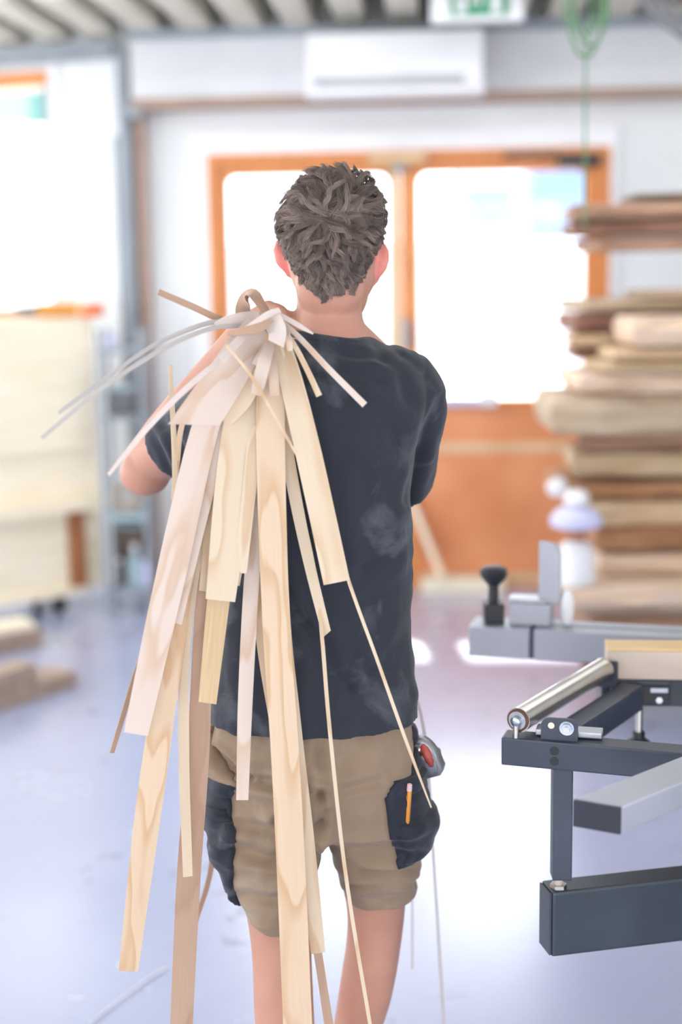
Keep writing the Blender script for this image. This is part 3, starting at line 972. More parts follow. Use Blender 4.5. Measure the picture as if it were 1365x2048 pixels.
# pale batten leaning on the door and the strip of timber at its foot
lo = FW.at(FW.uz(930, 1150, .05)[0], .05, 0)
fbox('floor_batten', FW, FW.uz(842, 1150, .1)[0], FW.uz(1010, 1150, .1)[0], .0, .075, .015, .09, M['cart_ply'], None, .004)
tag(bpy.data.objects['floor_batten'], 'pale batten lying on the floor along the foot of the door', 'batten')
a_, az = FW.uz(820, 1000, .05); b_u, bz_ = FW.uz(886, 1128, .13)
beam('leaning_batten', FW.at(a_ - .02, .012, az + .06), FW.at(b_u, .125, .082), .03, .07, M['cart_ply'], None, .003, -FW.n)
tag(bpy.data.objects['leaning_batten'], 'pale batten leaning against the orange door panel beside the man', 'batten')
# ------------------------------------------------------------------ right: panel saw with its outrigger frame
saw = empty('panel_saw', (1.3, 2.5, 0)); tag(saw, 'panel saw with dark outrigger frame, roller and aluminium fences at the right', 'machine')
body = box('machine_body', (1.55, 2.55, .40), (.9, 1.1, .80), M['dark_metal'], saw, .02)
box('machine_table', (1.50, 2.55, .825), (1.1, 1.3, .045), M['alu_grey'], saw, .004)
for x, y in ((1.2, 2.1), (1.9, 2.1), (1.2, 3.0), (1.9, 3.0)):
    lathe('machine_foot', (x, y, 0), [(.04, 0), (.04, .012), (.015, .014)], M['black'], body, 16)

zT = .845
fa = PZ(1003, 1475, zT); fb = PZ(1358, 1506, zT)
fd = (fb - fa).normalized(); fs = Vector((-fd.y, fd.x, 0))
hgt, dep = .046, .045
f0 = fa + fs * dep / 2 - Vector((0, 0, hgt / 2))
front = beam('front_beam', f0, f0 + fd * .80, dep, hgt, M['dark_metal'], saw, .003)
# side beam and roller
ra = PZ(1037, 1440, .872); rb = PZ(1207, 1338, .872)
rd = (rb - ra).normalized()
off = Vector((rd.y, -rd.x, 0))
sb0 = ra + rd * .04 + off * .045; sb0.z = zT - .024
sb1 = rb + rd * .03 + off * .045; sb1.z = zT - .024
beam('side_beam', sb0, sb1, .04, .047, M['dark_metal'], saw, .003)
rol = tube('roller', [ra, rb], .0205, M['steel'], saw, 32)
tube('roller_ring', [ra - rd * .002, ra + rd * .003], .0185, M['rust'], rol, 28)
tube('roller_core', [ra - rd * .004, ra + rd * .003], .015, M['alu'], rol, 28)
tube('roller_pin', [ra - rd * .014, ra - rd * .012, ra - rd * .003], [.004, .008, .009], M['zinc'], rol, 16)
tube('roller_axle_stand', [ra - rd * .008 - Vector((0, 0, .004)), ra - rd * .008 - Vector((0, 0, .027))], .005, M['steel'], saw, 12)
box('roller_end_bracket', rb + rd * .012 + Vector((0, 0, -.012)), (.045, .012, .05), M['dark_metal'], saw, .003, math.atan2(rd.y, rd.x) - math.pi / 2)
# rear beam
r0 = PZ(1212, 1367, zT - .005) + Vector((0, .02, -.025)); r1 = PZ(1365, 1380, zT - .005) + Vector((0, .02, -.025))
rr = Vector((1, -.10, 0)).normalized()
r0 = r0 + Vector((0, .03, 0))
rear = beam('rear_beam', r0, r0 + rr * .62, .045, .05, M['arm_metal'], saw, .003)

# upright lug with bolt on the front beam
la = PZ(1083, 1476, zT); lb = PZ(1157, 1481, zT)
ld = (lb - la).normalized(); ln = Vector((ld.y, -ld.x, 0))
la = la + Vector((0, 0, 0)) - ln * 0.0
prof = []
wL = (lb - la).length; hL = .036; rL = .013
prof = [(0, -.004), (wL, -.004), (wL, hL - rL)] + [(wL - rL + rL * math.cos(t), hL - rL + rL * math.sin(t)) for t in np.linspace(.2, math.pi / 2, 5)] + \
       [(rL + rL * math.cos(t), hL - rL + rL * math.sin(t)) for t in np.linspace(math.pi / 2, math.pi - .2, 5)] + [(0, hL - rL)]
vs = [la + ld * x + Vector((0, 0, y)) + ln * .006 for x, y in prof] + [la + ld * x + Vector((0, 0, y)) + ln * .001 for x, y in prof]
n = len(prof)
lug = mesh_obj('bracket_lug', vs, [tuple(range(n)), tuple(range(2 * n - 1, n - 1, -1))] + [(k, (k + 1) % n, n + (k + 1) % n, n + k) for k in range(n)], M['dark_metal'], saw)
tag(lug, 'dark upright lug with a bolt')
hc = la + ld * (wL * .28) + Vector((0, 0, hL * .66)) + ln * .006
tube('lug_hole', [hc, hc + ln * .0006], .0052, M['cart_ply'], lug, 14)
bc = la + ld * (wL * .70) + Vector((0, 0, hL * .58)) + ln * .006
tube('washer', [bc, bc + ln * .0015], .0115, M['zinc'], lug, 24)
tube('bolt_head', [bc + ln * .0016, bc + ln * .008], .0095, M['zinc'], lug, 6, False)
tube('bolt_tip', [bc + ln * .0081, bc + ln * .0115], .005, M['steel'], lug, 12)
pc = (la + lb) / 2 + fs * .022 + Vector((0, 0, .007)) + ld * .012
box('slide_plate', pc, (.105, .032, .010), M['alu'], saw, .002, math.atan2(ld.y, ld.x))
for k, yy in enumerate((1512, 1533)):
    hh = PZ(1110, 1476 + 1, zT)
    c = fa + fd * ((PZ(1110, 1484, zT) - fa).dot(fd)) - Vector((0, 0, .0145 + k * .017))
    tube('plug_hole', [c - fs * .0004, c + fs * .001], .0075, M['black'], front, 18)

# post under the front beam
pt = P(1119, 1545, f0.y - .0); ptop = Vector((pt.x, f0.y + fd.y * (pt.x - f0.x) / max(fd.x, .1), zT - hgt - .0005))
arm_top = P(1112, 1775, ptop.y).z
pw = 41 * px2m(ptop.y)
p_bot = arm_top + .018
bm = bmesh.new()
hexa(bm, [ptop + Vector((x, y, z)) for z in (p_bot - ptop.z, 0) for x, y in ((-pw / 2, -pw / 2), (pw / 2, -pw / 2), (pw / 2, pw / 2), (-pw / 2, pw / 2))], .003)
bm_obj('post', bm, M['dark_metal'], saw)
tube('adjusting_screw', [(ptop.x - .004, ptop.y, arm_top + .0005), (ptop.x - .004, ptop.y, p_bot + .002)], .007, M['beige'], saw, 12)
lathe('screw_nut', (ptop.x - .004, ptop.y, arm_top + .0005), [(.014, 0), (.014, .006)], M['steel'], saw, 6)

# swing arm
aA = PZ(1106, 1786, arm_top); aB = PZ(1365, 1757, arm_top)
ad = (aB - aA).normalized(); an = Vector((-ad.y, ad.x, 0))
aH = arm_top - P(1106, 1915, aA.y).z
aw = .052
a0 = aA + an * aw / 2 - Vector((0, 0, aH / 2)) 
arm = beam('swing_arm', a0, a0 + ad * .75, aw, aH, M['arm_metal'], saw, .005)
beam('arm_end_plate', a0 - ad * .004, a0 - ad * .0005, aw * .92, aH * .95, M['dark_metal'], arm, .001)

# aluminium bar with a black end cap, nearest the camera
zB = .862
qa, qb, qc = PZ(1150, 1597, zB), PZ(1245, 1613, zB), PZ(1365, 1512, zB)
bd = (qc - qa).normalized()
hB = zB - P(1245, 1669, qb.y).z
bm = bmesh.new()
cc = []
for z in (-hB, 0):
    cc += [qa + Vector((0, 0, z)), qb + Vector((0, 0, z)), qb + bd * .95 + Vector((0, 0, z)), qa + bd * .95 + Vector((0, 0, z))]
hexa(bm, cc, .003)
bar = bm_obj('aluminium_bar', bm, M['alu_grey'], saw)
bm = bmesh.new()
cc = []
for z in (-hB + .0005, -.0005):
    cc += [qa - bd * .004 + Vector((0, 0, z)), qb - bd * .004 + Vector((0, 0, z)), qb - bd * .0003 + Vector((0, 0, z)), qa - bd * .0003 + Vector((0, 0, z))]
hexa(bm, cc, .0015)
tag(bm_obj('end_cap', bm, M['cap_black'], bar), 'black plastic end cap')

# crosscut fence behind
zF = .865
ga, gb = PZ(937, 1253, zF), PZ(1210, 1267, zF)
gd = (gb - ga).normalized(); gn = Vector((-gd.y, gd.x, 0))
gH = zF - P(940, 1312, ga.y).z
gW = .095
s1 = (PZ(1060, 1258, zF) - ga).dot(gd)
m0 = ga + gn * gW / 2 - Vector((0, 0, gH / 2))
fe = beam('fence_end_block', m0, m0 + gd * s1, gW, gH, M['alu_grey'], saw, .003)
beam('fence_joint', m0 + gd * (s1 + .0005), m0 + gd * (s1 + .0085), gW * .96, gH * .96, M['dark_metal'], saw, .0)
fl = beam('fence_profile', m0 + gd * (s1 + .009), m0 + gd * 1.15, gW, gH, M['alu_grey'], saw, .003)
beam('fence_groove', m0 + gd * (s1 + .012) + Vector((0, 0, gH / 2 + .0005)), m0 + gd * 1.1 + Vector((0, 0, gH / 2 + .0005)), .012, .002, M['grey_steel'], fl, 0)
sf = px2m(ga.y + .05)
k0 = ga + gd * ((PZ(982, 1253, zF) - ga).dot(gd)) + gn * .045
box('clamp_base', k0 + Vector((0, 0, .022)), (40 * sf, .045, .042), M['black'], fe, .004)
lathe('clamp_knob', k0 + Vector((0, 0, .0435)), [(.011, 0), (.011, .035), (.020, .045), (.028, .055), (.028, .068), (.022, .074), (.004, .076)], M['black'], fe, 20)
k1 = ga + gd * ((PZ(1052, 1253, zF) - ga).dot(gd)) + gn * .055
box('stop_carriage', k1 + Vector((.008, 0, .024)), (.085, .06, .046), M['alu_grey'], fe, .004, math.atan2(gd.y, gd.x))
box('carriage_plate', k1 + Vector((.0, 0, .0515)), (.075, .05, .008), M['alu'], fe, .002, math.atan2(gd.y, gd.x))
# rounded upright stop plate
u0 = ga + gd * ((PZ(1076, 1253, zF) - ga).dot(gd)) + gn * .04
wS = 42 * sf; hS = P(1090, 1085, u0.y).z - zF - .048
prof = [(0, 0), (wS, 0), (wS, hS - .03)] + [(wS * .55 + wS * .45 * math.cos(t), hS - .03 + .028 * math.sin(t)) for t in np.linspace(.1, math.pi / 2, 6)] + [(0, hS)]
vs = [u0 + gd * x + Vector((0, 0, y + .048)) for x, y in prof] + [u0 + gd * x + gn * .022 + Vector((0, 0, y + .048)) for x, y in prof]
n = len(prof)
mesh_obj('stop_plate', vs, [tuple(range(n)), tuple(range(2 * n - 1, n - 1, -1))] + [(k, (k + 1) % n, n + (k + 1) % n, n + k) for k in range(n)], M['alu_grey'], fe)
k2 = u0 + gd * (wS + .014) + gn * .01
lathe('white_lever', k2 + Vector((0, 0, .003)), [(.008, 0), (.014, .02), (.014, .05), (.008, .07)], M['white'], fe, 14)

# wooden support block on the rear of the frame
wa = P(1215, 1352, r0.y - .05)
wb = wa + Vector((.15, -.015, 0))
wd_ = (wb - wa); wd_.z = 0; wd_ = wd_.normalized(); wnn = Vector((-wd_.y, wd_.x, 0))
wH = P(1215, 1296, wa.y).z - wa.z
b0 = wa + wnn * .03 + Vector((0, 0, wH / 2 - .006))
M['honey_edge'] = mat('honey_edge', (232, 200, 150), (222, 188, 136), rough=.6, scale=6)
wbk = empty('wooden_fence', b0 - Vector((0, 0, wH / 2))); tag(wbk, 'pale wooden block with a honey top edge lying on the outrigger bracket', 'wood block')
beam('block', b0, b0 + wd_ * .4, .06, wH, M['v_white'] if False else mat('pale_block', (214, 196, 182), (204, 186, 172), rough=.6, scale=5, stretch=(1, 6, 6)), wbk, .002)
beam('top_edge_strip', b0 + Vector((0, 0, wH / 2 + .0035)), b0 + wd_ * .4 + Vector((0, 0, wH / 2 + .0035)), .061, .006, M['honey_edge'], wbk, .001)
# bracket with slots, bolts and a clamping rod
bb = b0 - Vector((0, 0, wH / 2 + .006))
bq = bb + wd_ * .055
box('bracket_plate', bq + Vector((0, 0, -.0005)), (.115, .06, .009), M['dark_metal'], saw, .002, math.atan2(wd_.y, wd_.x))
bf = beam('bracket_face', bb + wd_ * .0 - wnn * .026 - Vector((0, 0, .0235)), bb + wd_ * .115 - wnn * .026 - Vector((0, 0, .0235)), .004, .036, M['black'], saw, .001)
for s in (.022, .094):
    c = bb + wd_ * s - wnn * .0285 - Vector((0, 0, .032))
    tube('bracket_bolt', [c, c - wnn * .004], .0065, M['zinc'], bf, 6, False)
    c = bb + wd_ * s - wnn * .0285 - Vector((0, 0, .0145))
    beam('slot_plate', c - wd_ * .016, c + wd_ * .016, .002, .009, M['alu'], bf, .001)
rodt = bb + wd_ * .058 - wnn * .036 - Vector((0, 0, .008))
rz1 = zT + .014
tube('clamp_rod', [rodt, Vector((rodt.x, rodt.y, P(1275, 1480, rodt.y).z))], .0068, M['steel'], saw, 16)
kb = Vector((rodt.x, rodt.y, P(1275, 1497, rodt.y).z))
lathe('rod_knob', kb, [(.019, 0), (.021, .005), (.021, .014), (.014, .018), (.011, .022), (.011, .032)], M['black'], saw, 20)
# ------------------------------------------------------------------ the man carrying the bundle
Y0 = 2.244
man = empty('person', (P(650, 1400, Y0).x, Y0, 0))
tag(man, 'young man in black t-shirt and khaki work shorts seen from behind, shouldering veneer strips', 'person')


def loft(bm, rows, seg=28):
    """rows: (centre, half-width, half-depth, exponent) horizontal slices"""
    rings = []
    for c, a, b_, ex_ in rows:
        ring_ = []
        for k in range(seg):
            t = 2 * math.pi * k / seg
            cs, sn = math.cos(t), math.sin(t)
            x = a * math.copysign(abs(cs) ** (2 / ex_), cs)
            y = b_ * math.copysign(abs(sn) ** (2 / ex_), sn)
            ring_.append(bm.verts.new(Vector(c) + Vector((x, y, 0))))
        rings.append(ring_)
    for p, q in zip(rings, rings[1:]):
        for k in range(seg):
            bm.faces.new((p[k], p[(k + 1) % seg], q[(k + 1) % seg], q[k]))
    bm.faces.new(rings[0][::-1]); bm.faces.new(rings[-1])


def blob(bm, c, r, rot=None, sub=3):
    g = bmesh.ops.create_icosphere(bm, subdivisions=sub, radius=1.0)
    for v in g['verts']:
        p = Vector((v.co.x * r[0], v.co.y * r[1], v.co.z * r[2]))
        if rot is not None:
            p = rot @ p
        v.co = Vector(c) + p


def limb(bm, pts, radii, n=14, seg=20, flat=1.0):
    A = smooth_path([(*p, r_) for p, r_ in zip(pts, radii)], n)
    P_ = [Vector(a[:3]) for a in A]
    R_ = [a[3] for a in A]
    tube_bm(bm, P_, R_, seg, True, flat)
    blob(bm, P_[0], (R_[0] * .98,) * 3, None, 2)
    blob(bm, P_[-1], (R_[-1] * .98,) * 3, None, 2)


def remesh(bm, voxel, smooth_it=4):
    bmesh.ops.recalc_face_normals(bm, faces=bm.faces)
    me = bpy.data.meshes.new('tmp'); bm.to_mesh(me); bm.free()
    o = bpy.data.objects.new('tmp', me); COL.objects.link(o)
    md = o.modifiers.new('r', 'REMESH'); md.mode = 'VOXEL'; md.voxel_size = voxel; md.adaptivity = 0
    if smooth_it:
        sm = o.modifiers.new('s', 'SMOOTH'); sm.iterations = smooth_it; sm.factor = .5
    dg = bpy.context.evaluated_depsgraph_get()
    out = bpy.data.meshes.new_from_object(o.evaluated_get(dg))
    bpy.data.objects.remove(o); bpy.data.meshes.remove(me)
    return out


def row(y, xl, xr, half_d, ex_=2.4, Y=Y0, dy=0.0):
    a, b_ = P(xl, y, Y), P(xr, y, Y)
    c = (a + b_) / 2
    c.z = (a.z + b_.z) / 2
    return (c + Vector((0, dy, 0)), (b_.x - a.x) / 2, half_d, ex_)


def get_co(me):
    co = np.empty(len(me.vertices) * 3); me.vertices.foreach_get('co', co)
    no = np.empty(len(me.vertices) * 3); me.vertex_normals.foreach_get('vector', no)
    return co.reshape(-1, 3), no.reshape(-1, 3)


def fbm(p, s, seed=0.0):
    return np.array([noise.noise(Vector((q[0] * s[0] + seed, q[1] * s[1] + seed * .7, q[2] * s[2]))) for q in p])


# joints -------------------------------------------------------------
HC = P(668, 497, 2.265)                      # centre of the skull
HR = Matrix.Rotation(math.radians(-9), 3, 'Z')   # head turned a little to his right
SL, EL, WL_ = P(480, 812, 2.28), P(297, 925, 2.46), P(497, 660, 2.315)
SR, ER, WR = P(815, 790, 2.27), P(752, 1050, 2.50), P(600, 930, 2.66)
hipL, hipR = P(535, 1560, 2.25), P(735, 1560, 2.26)
kneeL, kneeR = P(563, 1890, 2.20), P(752, 1840, 2.31)
ankL = Vector((P(578, 2048, 2.19).x + .012, 2.20, .09))
ankR = Vector((P(722, 2048, 2.33).x - .045, 2.36, .09))

bb_ = bmesh.new()
# trunk hidden under the clothes, tied to neck, arms and legs
loft(bb_, [row(1640, 440, 825, .095), row(1520, 432, 826, .108), row(1400, 445, 815, .10), row(1200, 462, 806, .09), row(1000, 462, 800, .095),
           row(880, 445, 815, .10), row(780, 470, 815, .085), row(735, 520, 790, .075), row(700, 565, 755, .063), row(670, 592, 732, .058, 2.2)][::1], 24)
nb0, nb1, nb2, nb3 = P(662, 720, 2.235), P(661, 664, 2.24), P(659, 622, 2.248), P(662, 545, 2.262)
limb(bb_, [nb0, nb1, nb2, nb3], [.066, .056, .0515, .052], 10, 24)
# trapezius slopes
limb(bb_, [P(655, 640, 2.245), P(712, 690, 2.25), P(770, 745, 2.26)], [.036, .034, .034], 8)
limb(bb_, [P(655, 640, 2.245), P(602, 690, 2.25), P(540, 745, 2.27)], [.036, .034, .034], 8)
# head
blob(bb_, HC, (.0735, .094, .108), HR, 4)
blob(bb_, HC + HR @ Vector((0, .038, -.06)), (.050, .060, .066), HR, 3)            # jaw
blob(bb_, HC + HR @ Vector((0, .078, -.092)), (.022, .020, .018), HR, 3)           # chin
blob(bb_, HC + HR @ Vector((0, -.045, -.055)), (.054, .046, .06), HR, 3)           # occiput to nape
limb(bb_, [HC + HR @ Vector((0, .088, -.005)), HC + HR @ Vector((0, .102, -.026)), HC + HR @ Vector((0, .108, -.04))], [.009, .011, .013], 6, 12)  # nose
for s in (-1, 1):
    blob(bb_, HC + HR @ Vector((s * .016, .098, -.043)), (.009, .010, .008), HR, 2)
    blob(bb_, HC + HR @ Vector((s * .032, .080, .004)), (.02, .012, .007), HR, 2)   # brow
    blob(bb_, HC + HR @ Vector((s * .032, .080, -.012)), (.012, .011, .009), HR, 2) # eye
blob(bb_, HC + HR @ Vector((0, .094, -.064)), (.024, .010, .006), HR, 2)
blob(bb_, HC + HR @ Vector((0, .093, -.073)), (.021, .010, .007), HR, 2)
# ears: a tilted shell with a raised rim
EARS = [(P(760, 530, 2.25), 1), (P(570, 518, 2.288), -1)]
for c, s in EARS:
    R = HR @ Matrix.Rotation(math.radians(52 * s), 3, 'Z') @ Matrix.Rotation(math.radians(10), 3, 'X') @ Matrix.Rotation(math.radians(12 * s), 3, 'Y')
    blob(bb_, c + Vector((-.004 * s, 0, .006)), (.0095, .024, .031), R, 3)
    blob(bb_, c + Vector((-.010 * s, .004, -.018)), (.008, .013, .015), R, 3)
    limb(bb_, [c + Vector((-.02 * s, .012, 0)), c], [.014, .009], 4, 10)
# legs and feet
limb(bb_, [hipL, (hipL + kneeL) / 2 + Vector((0, .0, 0)), kneeL, kneeL * .62 + ankL * .38 + Vector((-.004, -.016, 0)), kneeL * .25 + ankL * .75, ankL],
     [.082, .062, .050, .049, .036, .031], 26, 24)
limb(bb_, [hipR, (hipR + kneeR) / 2, kneeR, kneeR * .62 + ankR * .38 + Vector((.006, -.016, 0)), kneeR * .25 + ankR * .75, ankR],
     [.082, .062, .049, .046, .034, .030], 26, 24)
# arms
limb(bb_, [SL, (SL + EL) / 2, EL], [.046, .044, .044], 12)
limb(bb_, [EL, EL * .72 + WL_ * .28, EL * .3 + WL_ * .7, WL_], [.044, .044, .034, .028], 14)
blob(bb_, EL + Vector((-.004, -.012, -.016)), (.045, .042, .042), None, 3)         # point of the elbow
limb(bb_, [SR, (SR + ER) / 2, ER], [.058, .050, .042], 12)
limb(bb_, [ER, ER * .7 + WR * .3, WR], [.042, .042, .027], 12)


def hand(bm, wrist, knuck, across, curl, thumb_dir, size=1.0):
    """palm + four fingers of unequal length + thumb; curl = direction the fingers bend to"""
    w, k = Vector(wrist), Vector(knuck)
    ax = (k - w).normalized()
    ac = (Vector(across) - ax * Vector(across).dot(ax)).normalized()
    cu = Vector(curl)
    for s in (-.028, -.010, .010, .028):
        limb(bm, [w + ac * s * .55, k + ac * s], [.016 * size, .0125 * size], 6, 12)
    lens = ((-.030, .034, .022, .018), (-.010, .042, .027, .020), (.011, .039, .025, .019), (.030, .030, .019, .016))
    for s, l1, l2, l3 in lens:
        p0 = k + ac * s
        d1 = (ax * .75 + cu * .65).normalized()
        d2 = (ax * .1 + cu).normalized()
        d3 = (-ax * .55 + cu * .85).normalized()
        p1 = p0 + d1 * l1; p2 = p1 + d2 * l2; p3 = p2 + d3 * l3
        limb(bm, [p0, p1, p2, p3], [.0105, .0092, .0082, .007], 12, 10)
    tb_ = w + ax * .028 - ac * .026
    td = Vector(thumb_dir).normalized()
    t1 = tb_ + (td * .8 + ax * .5).normalized() * .036
    t2 = t1 + (td * .4 + ax * .6 + cu * .5).normalized() * .030
    t3 = t2 + (ax * .5 + cu * .8).normalized() * .020
    limb(bm, [tb_, t1, t2, t3], [.015, .012, .0105, .008], 12, 10)


hand(bb_, WL_, P(560, 632, 2.285), (-.25, -.75, .60), (.25, -.62, -.72), (.2, -.9, -.1))
hand(bb_, WR, P(545, 890, 2.70), (.5, 0, .85), (-.1, -.9, -.1), (0, -.4, .9))
me = remesh(bb_, .0042, 5)
body_me = me
me.name = 'body'
me.materials.clear(); me.materials.append(M['skin']); me.materials.append(M['ear_skin'])
co, no = get_co(me)
ear_c = np.array([list(c) for c, s in EARS])
pc_ = np.empty(len(me.polygons) * 3); me.polygons.foreach_get('center', pc_); pc_ = pc_.reshape(-1, 3)
mi = np.zeros(len(me.polygons), dtype=np.int32)
for c, s in EARS:
    d = pc_ - np.array(c)
    mi[(np.linalg.norm(d * np.array([1, .8, .8]), axis=1) < .036) & (d[:, 0] * s > -.008)] = 1
me.polygons.foreach_set('material_index', mi)
me.shade_smooth()
link(bpy.data.objects.new('body', me), man)


def shoe(ank, rz, ):
    R = Matrix.Rotation(rz, 3, 'Z')
    b = Vector((ank.x, ank.y, 0))
    bm = bmesh.new()
    rows = []
    for y, w, h, z in ((-.085, .026, .035, .05), (-.07, .036, .045, .055), (-.02, .04, .055, .06), (.05, .042, .045, .05), (.11, .046, .032, .037), (.16, .04, .024, .03), (.185, .02, .014, .024)):
        rows.append((y, w, h, z))
    rings = []
    for y, w, h, z in rows:
        rings.append([bm.verts.new(b + R @ Vector((w * math.cos(t), y, max(.012, z + h * math.sin(t))))) for t in [2 * math.pi * k / 16 for k in range(16)]])
    for p, q in zip(rings, rings[1:]):
        for k in range(16):
            bm.faces.new((p[k], p[(k + 1) % 16], q[(k + 1) % 16], q[k]))
    bm.faces.new(rings[0][::-1]); bm.faces.new(rings[-1])
    tube_bm(bm, [b + R @ Vector((0, -.02, .06)), b + R @ Vector((0, -.01, .135))], [.045, .043], 16)
    me_ = remesh(bm, .005, 3)
    me_.materials.append(M['black']); me_.shade_smooth()
    o = link(bpy.data.objects.new('shoe', me_), man)
    sv = []
    for z in (0.0, .016):
        for y, w, h, zz in rows:
            sv.append(b + R @ Vector((w + .004, y * 1.03, z)))
        for y, w, h, zz in rows[::-1]:
            sv.append(b + R @ Vector((-w - .004, y * 1.03, z)))
    n_ = len(rows) * 2
    mesh_obj('sole', sv, [tuple(range(n_))[::-1], tuple(range(n_, 2 * n_))] + [(k, (k + 1) % n_, n_ + (k + 1) % n_, n_ + k) for k in range(n_)], M['grey_plastic'], o)


shoe(ankL, math.radians(6)); shoe(ankR, math.radians(-8))

# t-shirt --------------------------------------------------------------
ts = bmesh.new()
loft(ts, [row(1426, 416, 841, .138), row(1390, 421, 834, .130), row(1300, 435, 822, .116), row(1200, 441, 825, .108), row(1100, 443, 827, .116),
          row(1000, 441, 822, .122), row(900, 432, 832, .124), row(830, 432, 848, .120), row(775, 446, 858, .110), row(745, 468, 846, .101),
          row(722, 488, 826, .092), row(703, 530, 795, .080, 2.2), row(688, 565, 765, .071, 2.1), row(672, 588, 742, .064, 2.0)], 40)
limb(ts, [P(790, 765, 2.25), P(812, 800, 2.275), P(806, 880, 2.33)], [.062, .066, .063], 10, 26)
tube_bm(ts, [P(806, 860, 2.32), P(797, 965, 2.40)], [.064, .060], 26)
limb(ts, [P(530, 780, 2.25), P(484, 812, 2.28), P(440, 838, 2.32)], [.066, .066, .065], 10, 26)
tube_bm(ts, [P(465, 822, 2.295), P(349, 894, 2.410)], [.066, .061], 26)
me = remesh(ts, .0052, 4)
co, no = get_co(me)
back = np.clip(-no[:, 1], 0, 1)
pxs = np.array([proj(c) for c in co])
amp = np.zeros(len(co))
amp += .0045 * fbm(co, (26, 14, 6), 2.0) * np.clip((1.35 - co[:, 2]) / .3, .25, 1)
amp += .0025 * fbm(co, (40, 30, 22), 5.0)
side = np.clip((np.abs(pxs[:, 0] - 632) - 90) / 120, 0, 1)
amp += .0050 * side * fbm(co, (12, 12, 34), 9.0) * np.clip((1.30 - co[:, 2]) / .2, 0.2, 1)


def crease(pts, depth, width):
    """fold running along a measured line: a groove with a soft ridge beside it"""
    global amp
    A = np.array(pts, float)
    best = np.full(len(co), 1e9)
    sgn = np.ones(len(co))
    for p, q in zip(A, A[1:]):
        d = q - p
        t = np.clip(((pxs - p) @ d) / (d @ d), 0, 1)
        dv = pxs - (p + t[:, None] * d)
        dist = np.hypot(dv[:, 0], dv[:, 1])
        cr = d[0] * dv[:, 1] - d[1] * dv[:, 0]
        up = dist < best
        best = np.where(up, dist, best); sgn = np.where(up, np.sign(cr), sgn)
    e_ = best / width
    amp += back * depth * 1.6 * (-np.exp(-e_ ** 2) + .7 * np.exp(-((best - 1.7 * width) / width) ** 2))


for pts, dp, wd in (
        ([(882, 800), (850, 870), (830, 940), (815, 1000)], .007, 13), ([(760, 700), (800, 740), (815, 800)], .004, 16),
        ([(700, 800), (760, 830), (815, 905)], .004, 22), ([(590, 1230), (650, 1300), (700, 1370)], .006, 14),
        ([(575, 1180), (620, 1240), (680, 1300), (740, 1340)], .004, 16), ([(825, 1260), (770, 1330), (700, 1400)], .004, 20),
        ([(640, 700), (700, 712), (770, 720)], .0035, 10), ([(620, 720), (690, 745), (760, 760)], .003, 16),
        ([(815, 1060), (780, 1110), (730, 1140)], .004, 18), ([(740, 960), (735, 1100), (745, 1250)], .003, 24),
        ([(305, 860), (325, 900), (345, 950)], .003, 8), ([(330, 850), (360, 890), (380, 930)], .005, 12), ([(365, 840), (395, 880)], .004, 12)):
    crease(pts, dp, wd)
# hem stitching line
amp += np.where(np.abs(co[:, 2] - (P(630, 1424, Y0).z + .024)) < .003, -.0016, 0)
co = co + no * amp[:, None]
me.vertices.foreach_set('co', co.ravel()); me.update()
me.materials.append(M['shirt']); me.shade_smooth()
shirt = link(bpy.data.objects.new('t_shirt', me), man)
tag(shirt, 'dusty black short-sleeved t-shirt')
ring_ = []
for t in np.linspace(0, 2 * math.pi, 40, endpoint=False):
    c = P(664, 671, 2.244)
    ring_.append(Vector((c.x + .0640 * math.cos(t), c.y + .0660 * math.sin(t), c.z - .004 - .010 * math.cos(t) + .0 * math.sin(t))))
tube('collar', ring_ + [ring_[0]], .0062, M['shirt'], shirt, 10)

# shorts ---------------------------------------------------------------
sh = bmesh.new()
zc = P(640, 1650, Y0).z
loft(sh, [row(1640, 418, 850, .108, 2.6), row(1600, 415, 846, .122, 2.5), row(1540, 414, 838, .130, 2.4), row(1480, 420, 832, .124), row(1430, 434, 822, .112), row(1380, 444, 812, .098)], 40)


def leg_row(y, xl, xr, Y, d):
    a, b_ = P(xl, y, Y), P(xr, y, Y)
    return ((a + b_) / 2, (b_.x - a.x) / 2, d, 2.3)


loft(sh, [leg_row(1842, 497, 627, 2.195, .074), leg_row(1780, 478, 632, 2.205, .082), leg_row(1700, 440, 638, 2.22, .096), leg_row(1640, 424, 640, 2.235, .108), leg_row(1560, 420, 636, 2.245, .115)], 32)
loft(sh, [leg_row(1783, 693, 832, 2.318, .076), leg_row(1740, 674, 838, 2.31, .084), leg_row(1690, 656, 846, 2.295, .095), leg_row(1630, 648, 850, 2.27, .106), leg_row(1560, 640, 840, 2.25, .115)], 32)
me = remesh(sh, .005, 3)
co, no = get_co(me)
back = np.clip(-no[:, 1], 0, 1)
pxs = np.array([proj(c) for c in co])
amp = .006 * fbm(co, (9, 9, 24), 3.0) + .005 * fbm(co, (26, 20, 34), 6.0)
low = np.clip((P(0, 1640, Y0).z - co[:, 2]) / .1, 0, 1)
amp += .009 * low * fbm(co, (8, 8, 40), 11.0)
